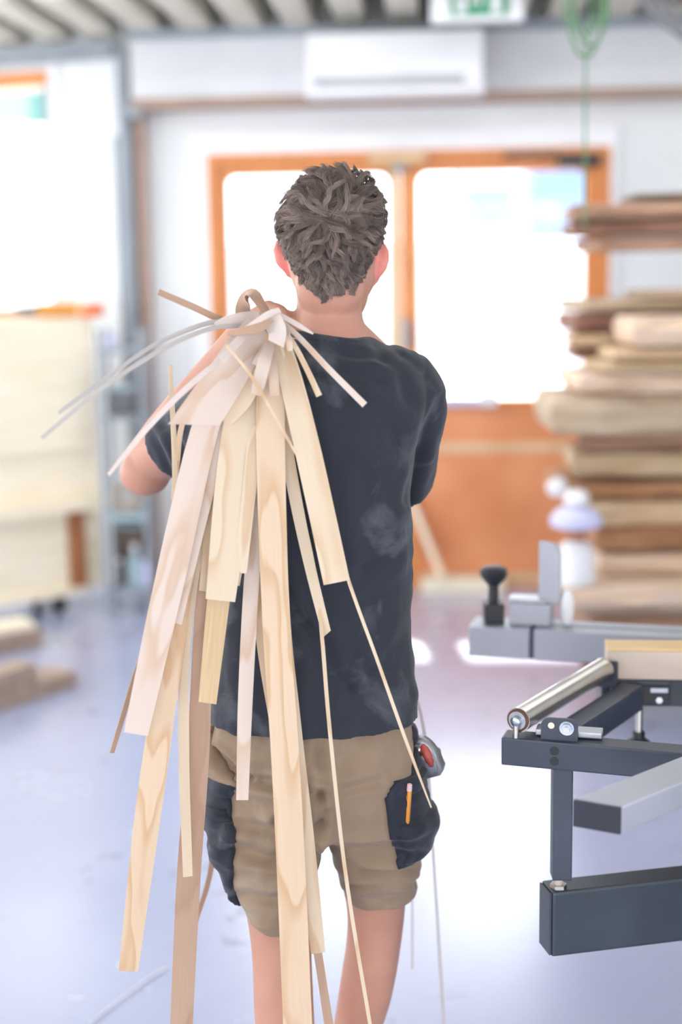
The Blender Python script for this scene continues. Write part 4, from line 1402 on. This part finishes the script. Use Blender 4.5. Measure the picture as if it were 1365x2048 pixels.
for pts, dp, wd in (
        ([(640, 1490), (642, 1560), (645, 1650)], .005, 12), ([(500, 1560), (560, 1570), (640, 1590)], .008, 12), ([(645, 1590), (690, 1580), (760, 1562)], .003, 10),
        ([(655, 1700), (720, 1738), (790, 1745), (830, 1738)], .009, 11), ([(660, 1690), (730, 1700), (800, 1705)], .006, 10),
        ([(700, 1770), (760, 1762), (830, 1760)], .005, 8), ([(430, 1500), (470, 1540), (500, 1552)], .008, 7), ([(470, 1700), (540, 1720), (620, 1700)], .006, 14),
        ([(480, 1790), (540, 1800), (620, 1790)], .006, 12), ([(480, 1650), (560, 1660), (640, 1650)], .005, 12), ([(620, 1560), (600, 1620), (560, 1640)], .006, 12),
        ([(480, 1838), (560, 1846), (630, 1840)], .002, 4), ([(690, 1782), (760, 1787), (830, 1783)], .002, 4)):
    crease(pts, dp, wd)
co = co + no * amp[:, None]
me.vertices.foreach_set('co', co.ravel()); me.update()
me.materials.append(M['shorts']); me.shade_smooth()
shorts = link(bpy.data.objects.new('work_shorts', me), man)
tag(shorts, 'khaki canvas work shorts with black side pockets')

# black pockets wrap the outer side of each thigh, laid over the shorts' own surface
from mathutils.bvhtree import BVHTree


def bvh_of(me_):
    return BVHTree.FromPolygons([tuple(v.co) for v in me_.vertices], [tuple(q.vertices) for q in me_.polygons])


SB = bvh_of(me)


def leg_axis(z, left):
    if left:
        a, b_ = P(530, 1560, 2.245), P(562, 1842, 2.195)
    else:
        a, b_ = P(740, 1560, 2.25), P(762, 1783, 2.318)
    t = (z - a.z) / (b_.z - a.z)
    return Vector((a.x + (b_.x - a.x) * t, a.y + (b_.y - a.y) * t, z))


def surf(z, ang, left):
    """outer surface of the shorts at height z, looking out from the leg's axis; ang 0 = straight back, + = outward"""
    c = leg_axis(z, left)
    s = -1 if left else 1
    d = Vector((s * math.sin(ang), -math.cos(ang), 0))
    h = SB.ray_cast(c, d, .3)
    if h[0] is None:
        return c + d * .1, d
    return h[0], d


def side_patch(name, left, rows, front_ang, thick, m, parent, seedn=0, nv=30, nu=22, bumpy=.004, puff=.0):
    """patch wrapped round the outer thigh; rows = (pixel row, pixel x of its rear edge) from top to bottom"""
    rows = np.array(rows, float)
    V, Fc = [], []
    for i in range(nv + 1):
        f = i / nv
        yp = np.interp(f, np.linspace(0, 1, len(rows)), rows[:, 0]); xe = np.interp(f, np.linspace(0, 1, len(rows)), rows[:, 1])
        z = P(440 if left else 820, yp, 2.18).z
        best, a0 = 1e9, 0
        for a in np.linspace(-.6, 1.6, 45):
            e = abs(proj(surf(z, a, left)[0])[0] - xe)
            if e < best:
                best, a0 = e, a
        fa_ = front_ang[0] + (front_ang[1] - front_ang[0]) * f if hasattr(front_ang, '__len__') else front_ang
        for k in range(nu + 1):
            g = k / nu
            p_, d = surf(z, a0 + (fa_ - a0) * g, left)
            edge_ = min(1, min(f, 1 - f, g, 1 - g) * 9) ** .5
            th_ = thick * (.45 + .55 * edge_) + puff * math.sin(math.pi * f) * math.sin(math.pi * g) + noise.noise(Vector(p_) * 32 + Vector((seedn, 0, 0))) * bumpy * edge_ \
                + noise.noise(Vector((p_.x * 18, p_.y * 18, p_.z * 60 + seedn))) * bumpy * edge_
            V.append((p_ + d * max(th_, .0015), p_ - d * .003))
    n_ = len(V)
    verts = [v[0] for v in V] + [v[1] for v in V]
    W = nu + 1
    for i in range(nv):
        for k in range(nu):
            q = (i * W + k, i * W + k + 1, (i + 1) * W + k + 1, (i + 1) * W + k)
            Fc.append(q); Fc.append(tuple(n_ + v for v in q[::-1]))
    rim = [k for k in range(W)] + [i * W + nu for i in range(1, nv + 1)] + [nv * W + k for k in range(nu - 1, -1, -1)] + [i * W for i in range(nv - 1, 0, -1)]
    for a, b_ in zip(rim, rim[1:] + rim[:1]):
        Fc.append((a, b_, n_ + b_, n_ + a))
    o = mesh_obj(name, verts, Fc, m, parent, True)
    bm_ = bmesh.new(); bm_.from_mesh(o.data); bmesh.ops.recalc_face_normals(bm_, faces=bm_.faces); bm_.to_mesh(o.data); bm_.free()
    return o


pkL = side_patch('cargo_pocket', True, [(1535, 470), (1560, 470), (1600, 462), (1650, 474), (1700, 468), (1750, 466), (1800, 476), (1812, 484)], (2.5, 2.0), .012, M['pocket'], shorts, 0, 40, 26, .007)
tag(pkL, 'scuffed black pocket on his left thigh')
pkR = side_patch('cargo_pocket', False, [(1548, 790), (1580, 769), (1630, 776), (1690, 787), (1738, 796)], (2.5, 2.3), .010, M['pocket'], shorts, 4, 30, 24, .004)
tag(pkR, 'black pocket on his right thigh holding a pencil')
pkR2 = side_patch('pencil_sleeve', False, [(1634, 794), (1690, 799), (1732, 806)], (1.7, 1.6), .019, M['pocket'], pkR, 6, 16, 16, .002, .003)
side_patch('pocket_flap', False, [(1552, 800), (1566, 790), (1582, 784)], (2.3, 2.3), .014, M['pocket'], pkR, 8, 8, 16, .002)
side_patch('pocket_band', True, [(1600, 458), (1625, 466)], (2.5, 2.5), .020, M['pocket'], pkL, 3, 8, 18, .004)
flap = side_patch('pocket_flap', True, [(1478, 418), (1500, 436), (1530, 466), (1550, 478)], (1.9, 2.3), .018, M['shorts'], shorts, 2, 14, 18, .003)
# side strap at the right waist
side_patch('side_strap', False, [(1470, 824), (1510, 828), (1550, 822)], (2.0, 2.0), .007, M['pocket'], shorts, 5, 12, 10, .002)

# pencil in the pocket sleeve
SB2 = bvh_of(pkR.data); SB3 = bvh_of(pkR2.data)


def on(px, py, off):
    r_ = ray(px, py).normalized()
    hs = [h[0] for h in (SB2.ray_cast(CAM, r_), SB3.ray_cast(CAM, r_), SB.ray_cast(CAM, r_)) if h[0] is not None]
    h = min(hs, key=lambda q_: (q_ - CAM).length)
    return h - r_ * off


pm, pt_ = on(815, 1640, -.002), on(820, 1568, .010)
pb = pm + (pm - pt_) * .12
pen = empty('pencil', pb); tag(pen, 'orange pencil with a pink eraser in his right thigh pocket', 'pencil')
pdv = (pt_ - pb)
tube('shaft', [pb, pb + pdv * .84], .0042, M['pencil'], pen, 6, False)
tube('ferrule', [pb + pdv * .841, pb + pdv * .92], .0044, M['pink'], pen, 12)
tube('eraser', [pb + pdv * .921, pb + pdv * .985, pt_], [.0041, .0041, .003], M['pink'], pen, 12)

# tape measure clipped to the right hip
tmc = P(853, 1512, 2.235)
tm = empty('tape_measure', tmc); tag(tm, 'rounded silver tape measure with a red side clipped to his right hip', 'tape measure')
Rt = Matrix.Rotation(math.radians(-24), 3, 'Y') @ Matrix.Rotation(math.radians(-25), 3, 'Z')


def rounded(name, c, w, h, d, R, m, parent, top=.5, bev=.006):
    prof = []
    for t in np.linspace(0, math.pi, 12):
        prof.append((w / 2 * math.cos(t), h * (.5 - top) + h * top * math.sin(t)))
    prof += [(-w / 2, -h / 2 + .01), (-w / 2 + .008, -h / 2), (w / 2 - .008, -h / 2), (w / 2, -h / 2 + .01)]
    bm = bmesh.new()
    f = [bm.verts.new(Vector(c) + R @ Vector((x, -d / 2, z))) for x, z in prof]
    g = [bm.verts.new(Vector(c) + R @ Vector((x, d / 2, z))) for x, z in prof]
    n = len(prof)
    bm.faces.new(f); bm.faces.new(g[::-1])
    for k in range(n):
        bm.faces.new((f[(k + 1) % n], f[k], g[k], g[(k + 1) % n]))
    es = [e for e in bm.edges if (e.verts[0] in f) == (e.verts[1] in f)]
    bmesh.ops.bevel(bm, geom=es, offset=bev, segments=3, affect='EDGES')
    o = bm_obj(name, bm, m, parent, True)
    return o


rounded('case', tmc, .043, .070, .030, Rt, M['tape_grey'], tm)
rounded('side_patch', tmc + Rt @ Vector((.011, -.0152, .006)), .015, .042, .006, Rt, M['tape_red'], tm, .4, .002)
rounded('top_shell', tmc + Rt @ Vector((-.003, -.010, .017)), .028, .026, .014, Rt, M['steel'], tm, .5, .004)
beam('belt_clip', tmc + Rt @ Vector((-.022, 0, .026)), tmc + Rt @ Vector((-.023, 0, -.02)), .014, .002, M['steel'], tm, 0, (0, 1, 0))

# hair -----------------------------------------------------------------
hl_x = [545, 560, 572, 588, 605, 628, 650, 662, 690, 708, 725, 740, 755, 775, 800]
hl_y = [460, 478, 505, 535, 562, 586, 598, 601, 592, 578, 548, 518, 492, 470, 455]


def in_hair(p, n_):
    q = HR.transposed() @ (Vector(p) - HC)
    if q.y > .055:
        return q.z > .045
    if q.y > .015:
        return q.z > .026 + (q.y - .015) * .5
    x, y = proj(p)
    return y < np.interp(x, hl_x, hl_y)


def skull(d):
    """surface point in direction d (unit, head space) of the scalp incl. the nape bulge"""
    best = 0
    for c, r_ in (((0, 0, 0), (.0735, .094, .108)), ((0, -.045, -.055), (.054, .046, .06))):
        o = np.array(c); rr_ = np.array(r_)
        dd = d / rr_; oo = -o / rr_
        a_, b2, c_ = dd @ dd, 2 * (dd @ oo), oo @ oo - 1
        disc = b2 * b2 - 4 * a_ * c_
        if disc > 0:
            best = max(best, (-b2 + math.sqrt(disc)) / (2 * a_))
    return d * best


HRn = np.array(HR); HCn = np.array(HC)
rng = np.random.default_rng(11)
guides = []
tries = 0
while len(guides) < 700 and tries < 14000:
    tries += 1
    d = rng.normal(size=3); d /= np.linalg.norm(d)
    if d[2] < -.85:
        continue
    s0 = skull(d)
    w = HCn + HRn @ s0
    nn = np.array([s0[0] / .0735 ** 2, s0[1] / .094 ** 2, (s0[2] if s0[2] > -.03 else s0[2] * .4) / .108 ** 2]); nn /= np.linalg.norm(nn)
    if not in_hair(w, nn):
        continue
    if any(np.linalg.norm(w - g[0]) < .0058 for g in guides):
        continue
    guides.append((w, HRn @ nn))
whorl = HCn + HRn @ skull(np.array([.05, -.80, .45]))
SEG = 7
allv, nst, tone = [], 0, []
for gi, (w, nn) in enumerate(guides):
    away = w - whorl
    away -= nn * (away @ nn)
    dist = np.linalg.norm(away) + 1e-6
    t = away / dist
    sw = np.cross(nn, t)
    hz = w[2] - HCn[2]
    f_down = np.clip((.05 - hz) / .10, 0, 1)
    down = np.array([0, 0, -1.0]); down -= nn * (down @ nn); down /= np.linalg.norm(down) + 1e-6
    ang = noise.noise(Vector(w) * 34) * 1.9 + rng.normal() * .40 + (rng.normal() * 2 if dist < .018 else 0)
    t = t * (1 - .6 * f_down) + down * .6 * f_down + sw * (.45 * (1 - f_down) + .9 * ang)
    t -= nn * (t @ nn); t /= np.linalg.norm(t)
    b = np.cross(nn, t)
    # length: long on the crown, short towards nape and temples
    x, y = proj(w)
    edge = np.interp(x, hl_x, hl_y) - y
    Lh = np.interp(edge, [0, 25, 90, 200], [.008, .019, .042, .052]) if w[1] < HCn[1] + .03 else .036
    Lh *= rng.uniform(.8, 1.2)
    qh = HRn.T @ (w - HCn)
    rise = np.interp(edge, [0, 40, 150], [.002, .006, .012]) * rng.uniform(.6, 1.4) * (1.45 if abs(qh[0]) > .035 and qh[2] > .03 else (.8 if qh[2] > .07 else 1))
    ca = .0085 * rng.uniform(.5, 1.4) * np.clip(edge / 80, .25, 1)
    fq = rng.uniform(.6, 1.15); ph = rng.uniform(0, 6.28)
    s = np.linspace(0, 1, SEG)
    curl = np.outer(ca * np.sin(2 * np.pi * fq * s + ph) - ca * math.sin(ph), b)
    lift = np.outer(rise * np.sin(np.pi * np.minimum(s * .72, 1)), nn)
    g_path = w + np.outer(Lh * s - Lh * .18 * s ** 2, t) + curl * (s[:, None] ** .6) + lift
    ns = 46
    lock_tone = rng.uniform(0, 1)
    for k in range(ns):
        a1, r1 = rng.uniform(0, 6.28), math.sqrt(rng.uniform(0, 1)) * .0072
        o_root = t * (r1 * math.cos(a1)) + b * (r1 * math.sin(a1))
        conv = 1 - .80 * s ** .8
        fl_ = rng.normal(size=3) * .0011
        Lk = rng.uniform(.82, 1.05)
        pth = w + (g_path - w) * Lk + np.outer(conv, o_root) + np.outer(s ** 1.5, fl_) + nn * rng.uniform(-.0005, .002) * s[:, None]
        # keep off the scalp
        q = (pth - HCn) @ HRn
        e_ = np.sqrt((q[:, 0] / .0735) ** 2 + (q[:, 1] / .094) ** 2 + (q[:, 2] / .108) ** 2)
        low_ = np.maximum(1.012 / e_, 1.0)
        q = np.where((q[:, 2] > -.045)[:, None], q * low_[:, None], q)
        allv.append(q @ HRn.T + HCn); tone.append(np.clip(lock_tone + rng.normal() * .12, 0, 1))
allv = np.array(allv)                                  # strands x SEG x 3
ns_ = len(allv)
tan = np.gradient(allv, axis=1)
tan /= np.linalg.norm(tan, axis=2, keepdims=True) + 1e-9
ref = rng.normal(size=(ns_, 1, 3))
s1_ = np.cross(tan, ref); s1_ /= np.linalg.norm(s1_, axis=2, keepdims=True) + 1e-9
s2_ = np.cross(tan, s1_)
rad = np.interp(np.linspace(0, 1, SEG), [0, .6, 1], [.00040, .00036, .00010])[None, :, None]
V = np.stack([allv + (s1_ * math.cos(a) + s2_ * math.sin(a)) * rad for a in (0, 2.094, 4.189)], axis=2)   # strands, SEG, 3, xyz
base = (np.arange(ns_) * SEG * 3)[:, None, None]
quads = []
for i in range(SEG - 1):
    for k in range(3):
        quads.append([i * 3 + k, i * 3 + (k + 1) % 3, (i + 1) * 3 + (k + 1) % 3, (i + 1) * 3 + k])
quads = (np.array(quads)[None] + base).reshape(-1, 4)
hv = V.reshape(-1, 3)
# short under-fur cap so no scalp shines through
capv, capf = [], []
NU, NV = 72, 40
idx = {}
for i in range(NU):
    for j in range(NV):
        th, ph = 2 * math.pi * i / NU, math.pi * (.02 + .80 * j / (NV - 1))
        d = np.array([math.sin(ph) * math.cos(th), math.sin(ph) * math.sin(th), math.cos(ph)])
        p = HCn + HRn @ (skull(d) * 1.004)
        if in_hair(p, None):
            idx[(i, j)] = len(capv); capv.append(p)
for i in range(NU):
    for j in range(NV - 1):
        ks = [(i, j), (i, j + 1), ((i + 1) % NU, j + 1), ((i + 1) % NU, j)]
        if all(k in idx for k in ks):
            capf.append([idx[k] for k in ks])
nh = len(hv)
hv = np.vstack([hv, np.array(capv)])
quads = np.vstack([quads, np.array(capf) + nh])
hm = bpy.data.meshes.new('hair')
hm.vertices.add(len(hv)); hm.vertices.foreach_set('co', hv.ravel().astype(np.float32))
hm.loops.add(len(quads) * 4); hm.loops.foreach_set('vertex_index', quads.ravel().astype(np.int32))
hm.polygons.add(len(quads)); hm.polygons.foreach_set('loop_start', (np.arange(len(quads)) * 4).astype(np.int32))
hm.update(calc_edges=True); hm.validate()
at_ = hm.attributes.new('tone', 'FLOAT', 'POINT')
at_.data.foreach_set('value', np.concatenate([np.repeat(np.array(tone), SEG * 3), np.full(len(hv) - nh, .0)]).astype(np.float32))
M['hair'], hnt, hb = new_mat('brown_hair')
han = hnt.nodes.new('ShaderNodeAttribute'); han.attribute_name = 'tone'
hcr = hnt.nodes.new('ShaderNodeValToRGB')
hcr.color_ramp.elements[0].color = lin((92, 78, 73)); hcr.color_ramp.elements[1].color = lin((156, 137, 127))
hnt.links.new(han.outputs['Fac'], hcr.inputs['Fac']); hnt.links.new(hcr.outputs['Color'], hb.inputs['Base Color'])
hb.inputs['Roughness'].default_value = .4
hm.materials.append(M['hair']); hm.shade_smooth()
tag(link(bpy.data.objects.new('hair', hm), man), 'tousled short brown hair')
# ------------------------------------------------------------------ the veneer strips, each its own thing
def strip(m, label, pts, n=26, th=.0009, slant=0.0, tw=None, cup=.03, notch=None, name='veneer_strip', seed=None):
    """pts = (px, py, Y, width_px[, twist]) along the centre line of a thin strip"""
    full = [tuple(p) if len(p) == 5 else (*p, 0.0) for p in pts]
    A = smooth_path(full, n)
    rnd = random.Random(sum(int(p[0] * 7 + p[1] * 3) for p in pts))
    t0 = rnd.uniform(-.28, .28) if tw is None else tw
    C = [P(a[0], a[1], a[2]) for a in A]
    NW = 5
    top, bot, uv = [], [], []
    L_ = 0
    for i, (a, c) in enumerate(zip(A, C)):
        t = (C[min(i + 1, n - 1)] - C[max(i - 1, 0)]).normalized()
        view = (c - CAM).normalized()
        w = t.cross(view)
        w.normalize()
        nn = w.cross(t).normalized()
        ang = t0 + a[4]
        wd = w * math.cos(ang) + nn * math.sin(ang)
        nd = wd.cross(t).normalized()
        if i:
            L_ += (C[i] - C[i - 1]).length
        half = a[3] * px2m(a[2]) / 2 / max(.35, abs(math.cos(ang)))
        sl = slant * half * (i / (n - 1)) ** 3
        for k in range(NW):
            f = -1 + 2 * k / (NW - 1)
            cp_ = cup * half * (1 - f * f)
            p = c + wd * f * half - nd * cp_ + t * (f * sl)
            top.append(p + nd * th / 2); bot.append(p - nd * th / 2)
            uv.append((f * half, L_))
    V = top + bot
    N_ = len(top)
    Fc = []
    for i in range(n - 1):
        for k in range(NW - 1):
            q = (i * NW + k, i * NW + k + 1, (i + 1) * NW + k + 1, (i + 1) * NW + k)
            Fc.append(q); Fc.append(tuple(N_ + v for v in q[::-1]))
        for k in (0, NW - 1):
            q = (i * NW + k, (i + 1) * NW + k, N_ + (i + 1) * NW + k, N_ + i * NW + k)
            Fc.append(q if k == 0 else q[::-1])
    for i in (0, n - 1):
        for k in range(NW - 1):
            q = (i * NW + k, i * NW + k + 1, N_ + i * NW + k + 1, N_ + i * NW + k)
            Fc.append(q[::-1] if i == 0 else q)
    o = mesh_obj(name, V, Fc, m, None, False, uv + uv)
    o.data.shade_smooth(); autosmooth(o, 50)
    return tag(o, label, 'veneer strip', 'veneer strips of the shouldered bundle')


V_ = M
NX = (548, 652)        # where the hand gathers the bundle
# long strips hanging down his back, from left to right
strip(V_['v_brown'], 'narrow brown strip turned edge-on at the far lower left, ending above the wide rosy one', [(470, 760, 2.13, 14), (390, 960, 2.09, 14), (300, 1260, 2.06, 12), (262, 1380, 2.05, 11), (224, 1506, 2.04, 9)], tw=.9)
strip(V_['v_pink'], 'wide rosy-white strip hanging left of his back, below the big flag end', [(520, 680, 2.17, 34), (470, 760, 2.11, 46), (413, 850, 2.085, 54), (340, 1160, 2.045, 60), (272, 1468, 2.02, 50)], tw=.12)
strip(V_['v_honey'], 'long figured strip reaching lowest at the left, ending near the floor', [(525, 690, 2.16, 24), (450, 830, 2.12, 28), (388, 1060, 2.10, 34), (345, 1300, 2.075, 46), (300, 1600, 2.05, 54), (257, 1942, 2.03, 41)], n=34, tw=.1)
strip(V_['v_pink'], 'slim rosy strip squeezed between the wide rosy strip and the long figured one', [(520, 690, 2.15, 20), (455, 850, 2.10, 22), (405, 1030, 2.082, 24), (354, 1247, 2.055, 20)], tw=-.25)
strip(V_['v_honey'], 'thin honey sliver with a red-brown face beside the wide rosy strip', [(505, 700, 2.15, 12), (452, 850, 2.11, 12), (418, 980, 2.10, 11), (385, 1100, 2.10, 8)], tw=.5)
strip(V_['v_brown'], 'broad shade-toned strip hanging farthest behind at the left of the shorts, down to the floor', [(500, 720, 2.14, 30), (445, 950, 2.108, 34), (411, 1200, 2.104, 38), (397, 1500, 2.11, 46), (378, 1750, 2.12, 50), (362, 2075, 2.12, 48)], n=34, tw=.1)  # strip hanging in shadow, the shade put into its darker veneer colour
strip(V_['v_cream'], 'narrow cream strip lying over the broad shade-toned one and ending at mid thigh', [(500, 720, 2.135, 14), (420, 1000, 2.104, 18), (374, 1260, 2.09, 21), (368, 1500, 2.085, 22), (376, 1753, 2.08, 20)], n=30, tw=.15)
strip(V_['v_cream'], 'slim cream strip left of the stepped wide strip, ending level with his waist', [(520, 720, 2.14, 18), (470, 830, 2.11, 20), (428, 1000, 2.095, 22), (406, 1182, 2.09, 16)], tw=-.1)
strip(V_['v_fine'], 'straight-grained strip hanging out from under the stepped wide strip at the shirt hem', [(510, 760, 2.13, 36), (468, 980, 2.105, 44), (440, 1180, 2.085, 46), (415, 1406, 2.06, 37)], tw=.1, slant=.06)
strip(V_['v_cream'], 'wide cream strip with a stepped end at waist height, left of the middle', [(530, 690, 2.13, 50), (498, 790, 2.095, 74), (470, 960, 2.08, 76), (441, 1201, 2.06, 60)], tw=.05)
strip(V_['v_cream'], 'short lapping strip on the right edge of the stepped wide strip', [(532, 720, 2.12, 22), (512, 860, 2.088, 28), (496, 1010, 2.075, 27), (482, 1146, 2.068, 24)], tw=-.08)
strip(V_['v_cream'], 'small stepped splinter at the right corner of the wide cream end', [(530, 720, 2.125, 12), (515, 900, 2.094, 14), (494, 1050, 2.082, 16), (473, 1171, 2.072, 13)], tw=.0)
strip(V_['v_pink'], 'rosy strip ending on the seat of the shorts, left of the longest one', [(535, 720, 2.13, 22), (520, 950, 2.105, 28), (503, 1170, 2.09, 31), (491, 1400, 2.065, 30), (485, 1600, 2.05, 25)], n=30, tw=.06)
strip(V_['v_honey'], 'bowed narrow strip slipping behind the longest one at hip height', [(533, 760, 2.135, 14), (512, 1000, 2.115, 17), (512, 1180, 2.105, 18), (525, 1310, 2.10, 17), (547, 1450, 2.098, 14)], tw=.1)
strip(V_['v_honey'], 'longest striped strip hanging down the middle to the bottom of the picture', [(545, 680, 2.13, 40), (541, 800, 2.09, 56), (544, 1000, 2.07, 57), (553, 1250, 2.055, 56), (570, 1500, 2.04, 58), (583, 1750, 2.03, 60), (597, 2080, 2.02, 62)], n=40, tw=.03)
strip(V_['v_cream'], 'strip pressed along the right edge of the longest one and ending at the knees', [(556, 760, 2.11, 16), (572, 1200, 2.085, 14), (590, 1430, 2.075, 22), (612, 1690, 2.065, 38), (637, 1906, 2.055, 30)], n=32, tw=.0)
strip(V_['v_brown'], 'brown strip end showing between his calves, below the knee-length one', [(550, 720, 2.125, 14), (558, 1100, 2.112, 15), (585, 1500, 2.10, 16), (620, 1800, 2.09, 18), (640, 1930, 2.085, 18), (662, 2075, 2.08, 20)], tw=.2)
strip(V_['v_cream'], 'wide cream strip slanting to the right across his back, ending square at the waist', [(558, 668, 2.13, 34), (585, 770, 2.085, 46), (616, 900, 2.07, 52), (646, 1035, 2.062, 53), (674, 1165, 2.055, 54)], tw=-.1, slant=.0)
strip(V_['v_cream'], 'narrow strip with a slanted end hanging beside the wide right-hand one', [(552, 700, 2.13, 22), (568, 860, 2.10, 26), (592, 1000, 2.09, 25), (622, 1140, 2.085, 22), (654, 1268, 2.08, 19)], tw=.05, slant=-.5)
strip(V_['v_cream'], 'thread-thin strip running from the right-hand strip down past the hip', [(560, 680, 2.115, 6), (592, 800, 2.09, 6), (640, 960, 2.085, 6), (694, 1150, 2.07, 7), (755, 1320, 2.06, 7), (812, 1480, 2.05, 7), (863, 1615, 2.045, 3)], tw=0, th=.0016)
strip(V_['v_cream'], 'thread-thin strip falling almost straight past the seat to his right calf', [(552, 690, 2.12, 6), (590, 950, 2.098, 6), (630, 1140, 2.09, 6), (645, 1280, 2.075, 8), (660, 1460, 2.06, 8), (692, 1750, 2.05, 8), (745, 2075, 2.04, 8)], n=34, tw=0, th=.0016)
strip(V_['v_grey'], 'thin blue-grey strip dangling in front of him beside his right calf', [(585, 930, 2.64, 6), (735, 1180, 2.58, 6), (832, 1390, 2.52, 6), (858, 1560, 2.52, 6), (868, 1720, 2.55, 6), (890, 2075, 2.6, 6)], tw=0, th=.0016)
strip(V_['v_grey'], 'short thin grey strip dangling in front of his right calf', [(590, 930, 2.63, 4), (740, 1300, 2.56, 4), (812, 1600, 2.54, 4), (824, 1780, 2.55, 4), (825, 1940, 2.58, 4)], tw=0, th=.0014)
strip(V_['v_brown'], 'thin bowed brown strip curving inward beside the left hem of the shorts', [(575, 930, 2.64, 12), (500, 1250, 2.52, 12), (440, 1500, 2.44, 12), (432, 1640, 2.40, 12), (420, 1750, 2.36, 11), (392, 1842, 2.31, 10)], tw=.2)
# the fan of ends at the shoulder
strip(V_['v_pink'], 'big plain flag-like end spreading over the left shoulder', [(516, 652, 2.14, 52), (488, 698, 2.095, 70), (440, 773, 2.055, 80), (388, 850, 2.03, 86)], tw=.1, slant=-.68, cup=.06)
strip(V_['v_cream'], 'tan strip half covered by the big flag-like end', [(532, 668, 2.135, 46), (508, 730, 2.10, 62), (478, 800, 2.072, 50), (455, 848, 2.062, 16)], tw=-.2)
strip(V_['v_white'], 'short white tag hanging from the grip over the flag-like end', [(498, 662, 2.10, 16), (470, 690, 2.06, 18), (444, 720, 2.035, 18)], tw=.1)
strip(V_['v_white'], 'pointed white end sticking out left of the grip', [(428, 648, 2.12, 5), (455, 641, 2.13, 18), (490, 637, 2.15, 26), (520, 634, 2.17, 22)], tw=.2)
strip(V_['v_brown'], 'brown stick pointing up and left from the grip', [(317, 584, 2.10, 12), (380, 611, 2.13, 13), (440, 638, 2.16, 13), (500, 658, 2.19, 12)], tw=.15, th=.002)
strip(V_['v_grey'], 'long grey strip arching left from the grip, upper of the two', [(520, 645, 2.17, 9), (440, 643, 2.13, 9), (380, 658, 2.09, 9), (300, 695, 2.05, 8), (205, 762, 2.0, 8), (117, 826, 1.96, 7)], n=34, tw=.5)
strip(V_['v_grey'], 'long grey strip arching left from the grip, lower and longer of the two', [(520, 652, 2.16, 9), (440, 654, 2.11, 9), (375, 674, 2.065, 9), (302, 712, 2.02, 9), (202, 778, 1.965, 8), (84, 876, 1.91, 7)], n=34, tw=-.4)
strip(V_['v_white'], 'thin white strip running down-left past the elbow', [(520, 668, 2.15, 9), (452, 712, 2.08, 10), (370, 780, 2.02, 11), (290, 862, 1.98, 10), (217, 950, 1.95, 7)], n=30, tw=.2, th=.0014)
strip(V_['v_cream'], 'thin upright sliver crossing the left sleeve, left of the pair', [(341, 730, 2.16, 8), (344, 800, 2.14, 10), (349, 900, 2.12, 11), (352, 1010, 2.11, 11), (362, 1180, 2.10, 10)], tw=.1)
strip(V_['v_cream'], 'thin slanting sliver crossing the left sleeve, right of the pair', [(500, 680, 2.13, 8), (430, 740, 2.10, 8), (385, 795, 2.10, 9), (362, 860, 2.11, 11), (354, 930, 2.12, 11), (346, 1000, 2.125, 9)], tw=-.1)
strip(V_['v_brown'], 'curled brown offcut arching over the top of the grip', [(492, 655, 2.23, 30, -.2), (486, 622, 2.22, 30, 0), (492, 598, 2.20, 24, .5), (505, 590, 2.175, 18, 1.0), (520, 606, 2.15, 18, 1.1), (537, 632, 2.14, 16, .9)], n=24, tw=0)
strip(V_['v_white'], 'notched white offcut lying on top of the grip', [(541, 622, 2.11, 22), (548, 645, 2.09, 38), (555, 664, 2.08, 36), (553, 688, 2.07, 32)], tw=-.2, slant=.5)
strip(V_['v_white'], 'twisted white sliver lying across the grip', [(465, 672, 2.10, 4), (500, 652, 2.085, 9), (535, 630, 2.09, 13), (560, 620, 2.10, 10)], tw=.4)
strip(V_['v_brown'], 'dark curled shaving across the front of the grip', [(455, 668, 2.085, 6), (490, 662, 2.075, 16), (520, 655, 2.075, 18), (545, 640, 2.085, 8)], tw=.6)
strip(V_['v_pink'], 'short rounded end hanging just below the grip', [(540, 690, 2.10, 22), (530, 720, 2.06, 26), (520, 760, 2.05, 26), (512, 790, 2.045, 20)], tw=.1)
strip(V_['v_pink'], 'stubby end tucked behind the short rounded one', [(538, 690, 2.11, 20), (526, 712, 2.085, 24), (514, 732, 2.075, 22)], tw=-.2)
strip(V_['v_pink'], 'short square end beside the slanting wide strip', [(540, 700, 2.105, 16), (547, 750, 2.065, 20), (550, 792, 2.06, 18)], tw=.1)
strip(V_['v_pink'], 'tiny tab at the top of the slanting wide strip', [(572, 652, 2.10, 10), (578, 680, 2.07, 12), (581, 702, 2.062, 11)], tw=.0)
strip(V_['v_honey'], 'straw-thin sliver crossing the bundle diagonally below the grip', [(452, 690, 2.035, 5), (500, 748, 2.03, 6), (540, 815, 2.035, 6), (595, 912, 2.045, 5)], tw=0, th=.0014)
strip(V_['v_pink'], 'straight rosy lath pointing down-right over the shoulder blade, longer of the two', [(560, 640, 2.13, 10), (600, 676, 2.10, 11), (660, 740, 2.07, 12), (730, 810, 2.05, 13)], tw=.1, th=.0022)
strip(V_['v_cream'], 'straight cream lath pointing down-right over the shoulder blade, shorter of the two', [(562, 650, 2.12, 8), (590, 692, 2.09, 10), (615, 740, 2.075, 11), (639, 792, 2.065, 12)], tw=.1, th=.0022)
strip(V_['v_white'], 'short white sliver pointing right toward his neck', [(546, 622, 2.12, 6), (575, 638, 2.115, 10), (605, 655, 2.11, 9), (627, 668, 2.11, 3)], tw=.2)
for k, (pts, lab) in enumerate((([(180, 2046, 0), (240, 2000, 0), (300, 1955, 0), (332, 1938, 0)], 'pale hair-thin shaving lying on the floor at the lower left'),)):
    q = [PZ(a, b_, .004) for a, b_, _ in pts]
    tag(tube('floor_shaving', smooth_path([tuple(v) for v in q], 16), .0022, M['white'], None, 6), lab, 'shaving')
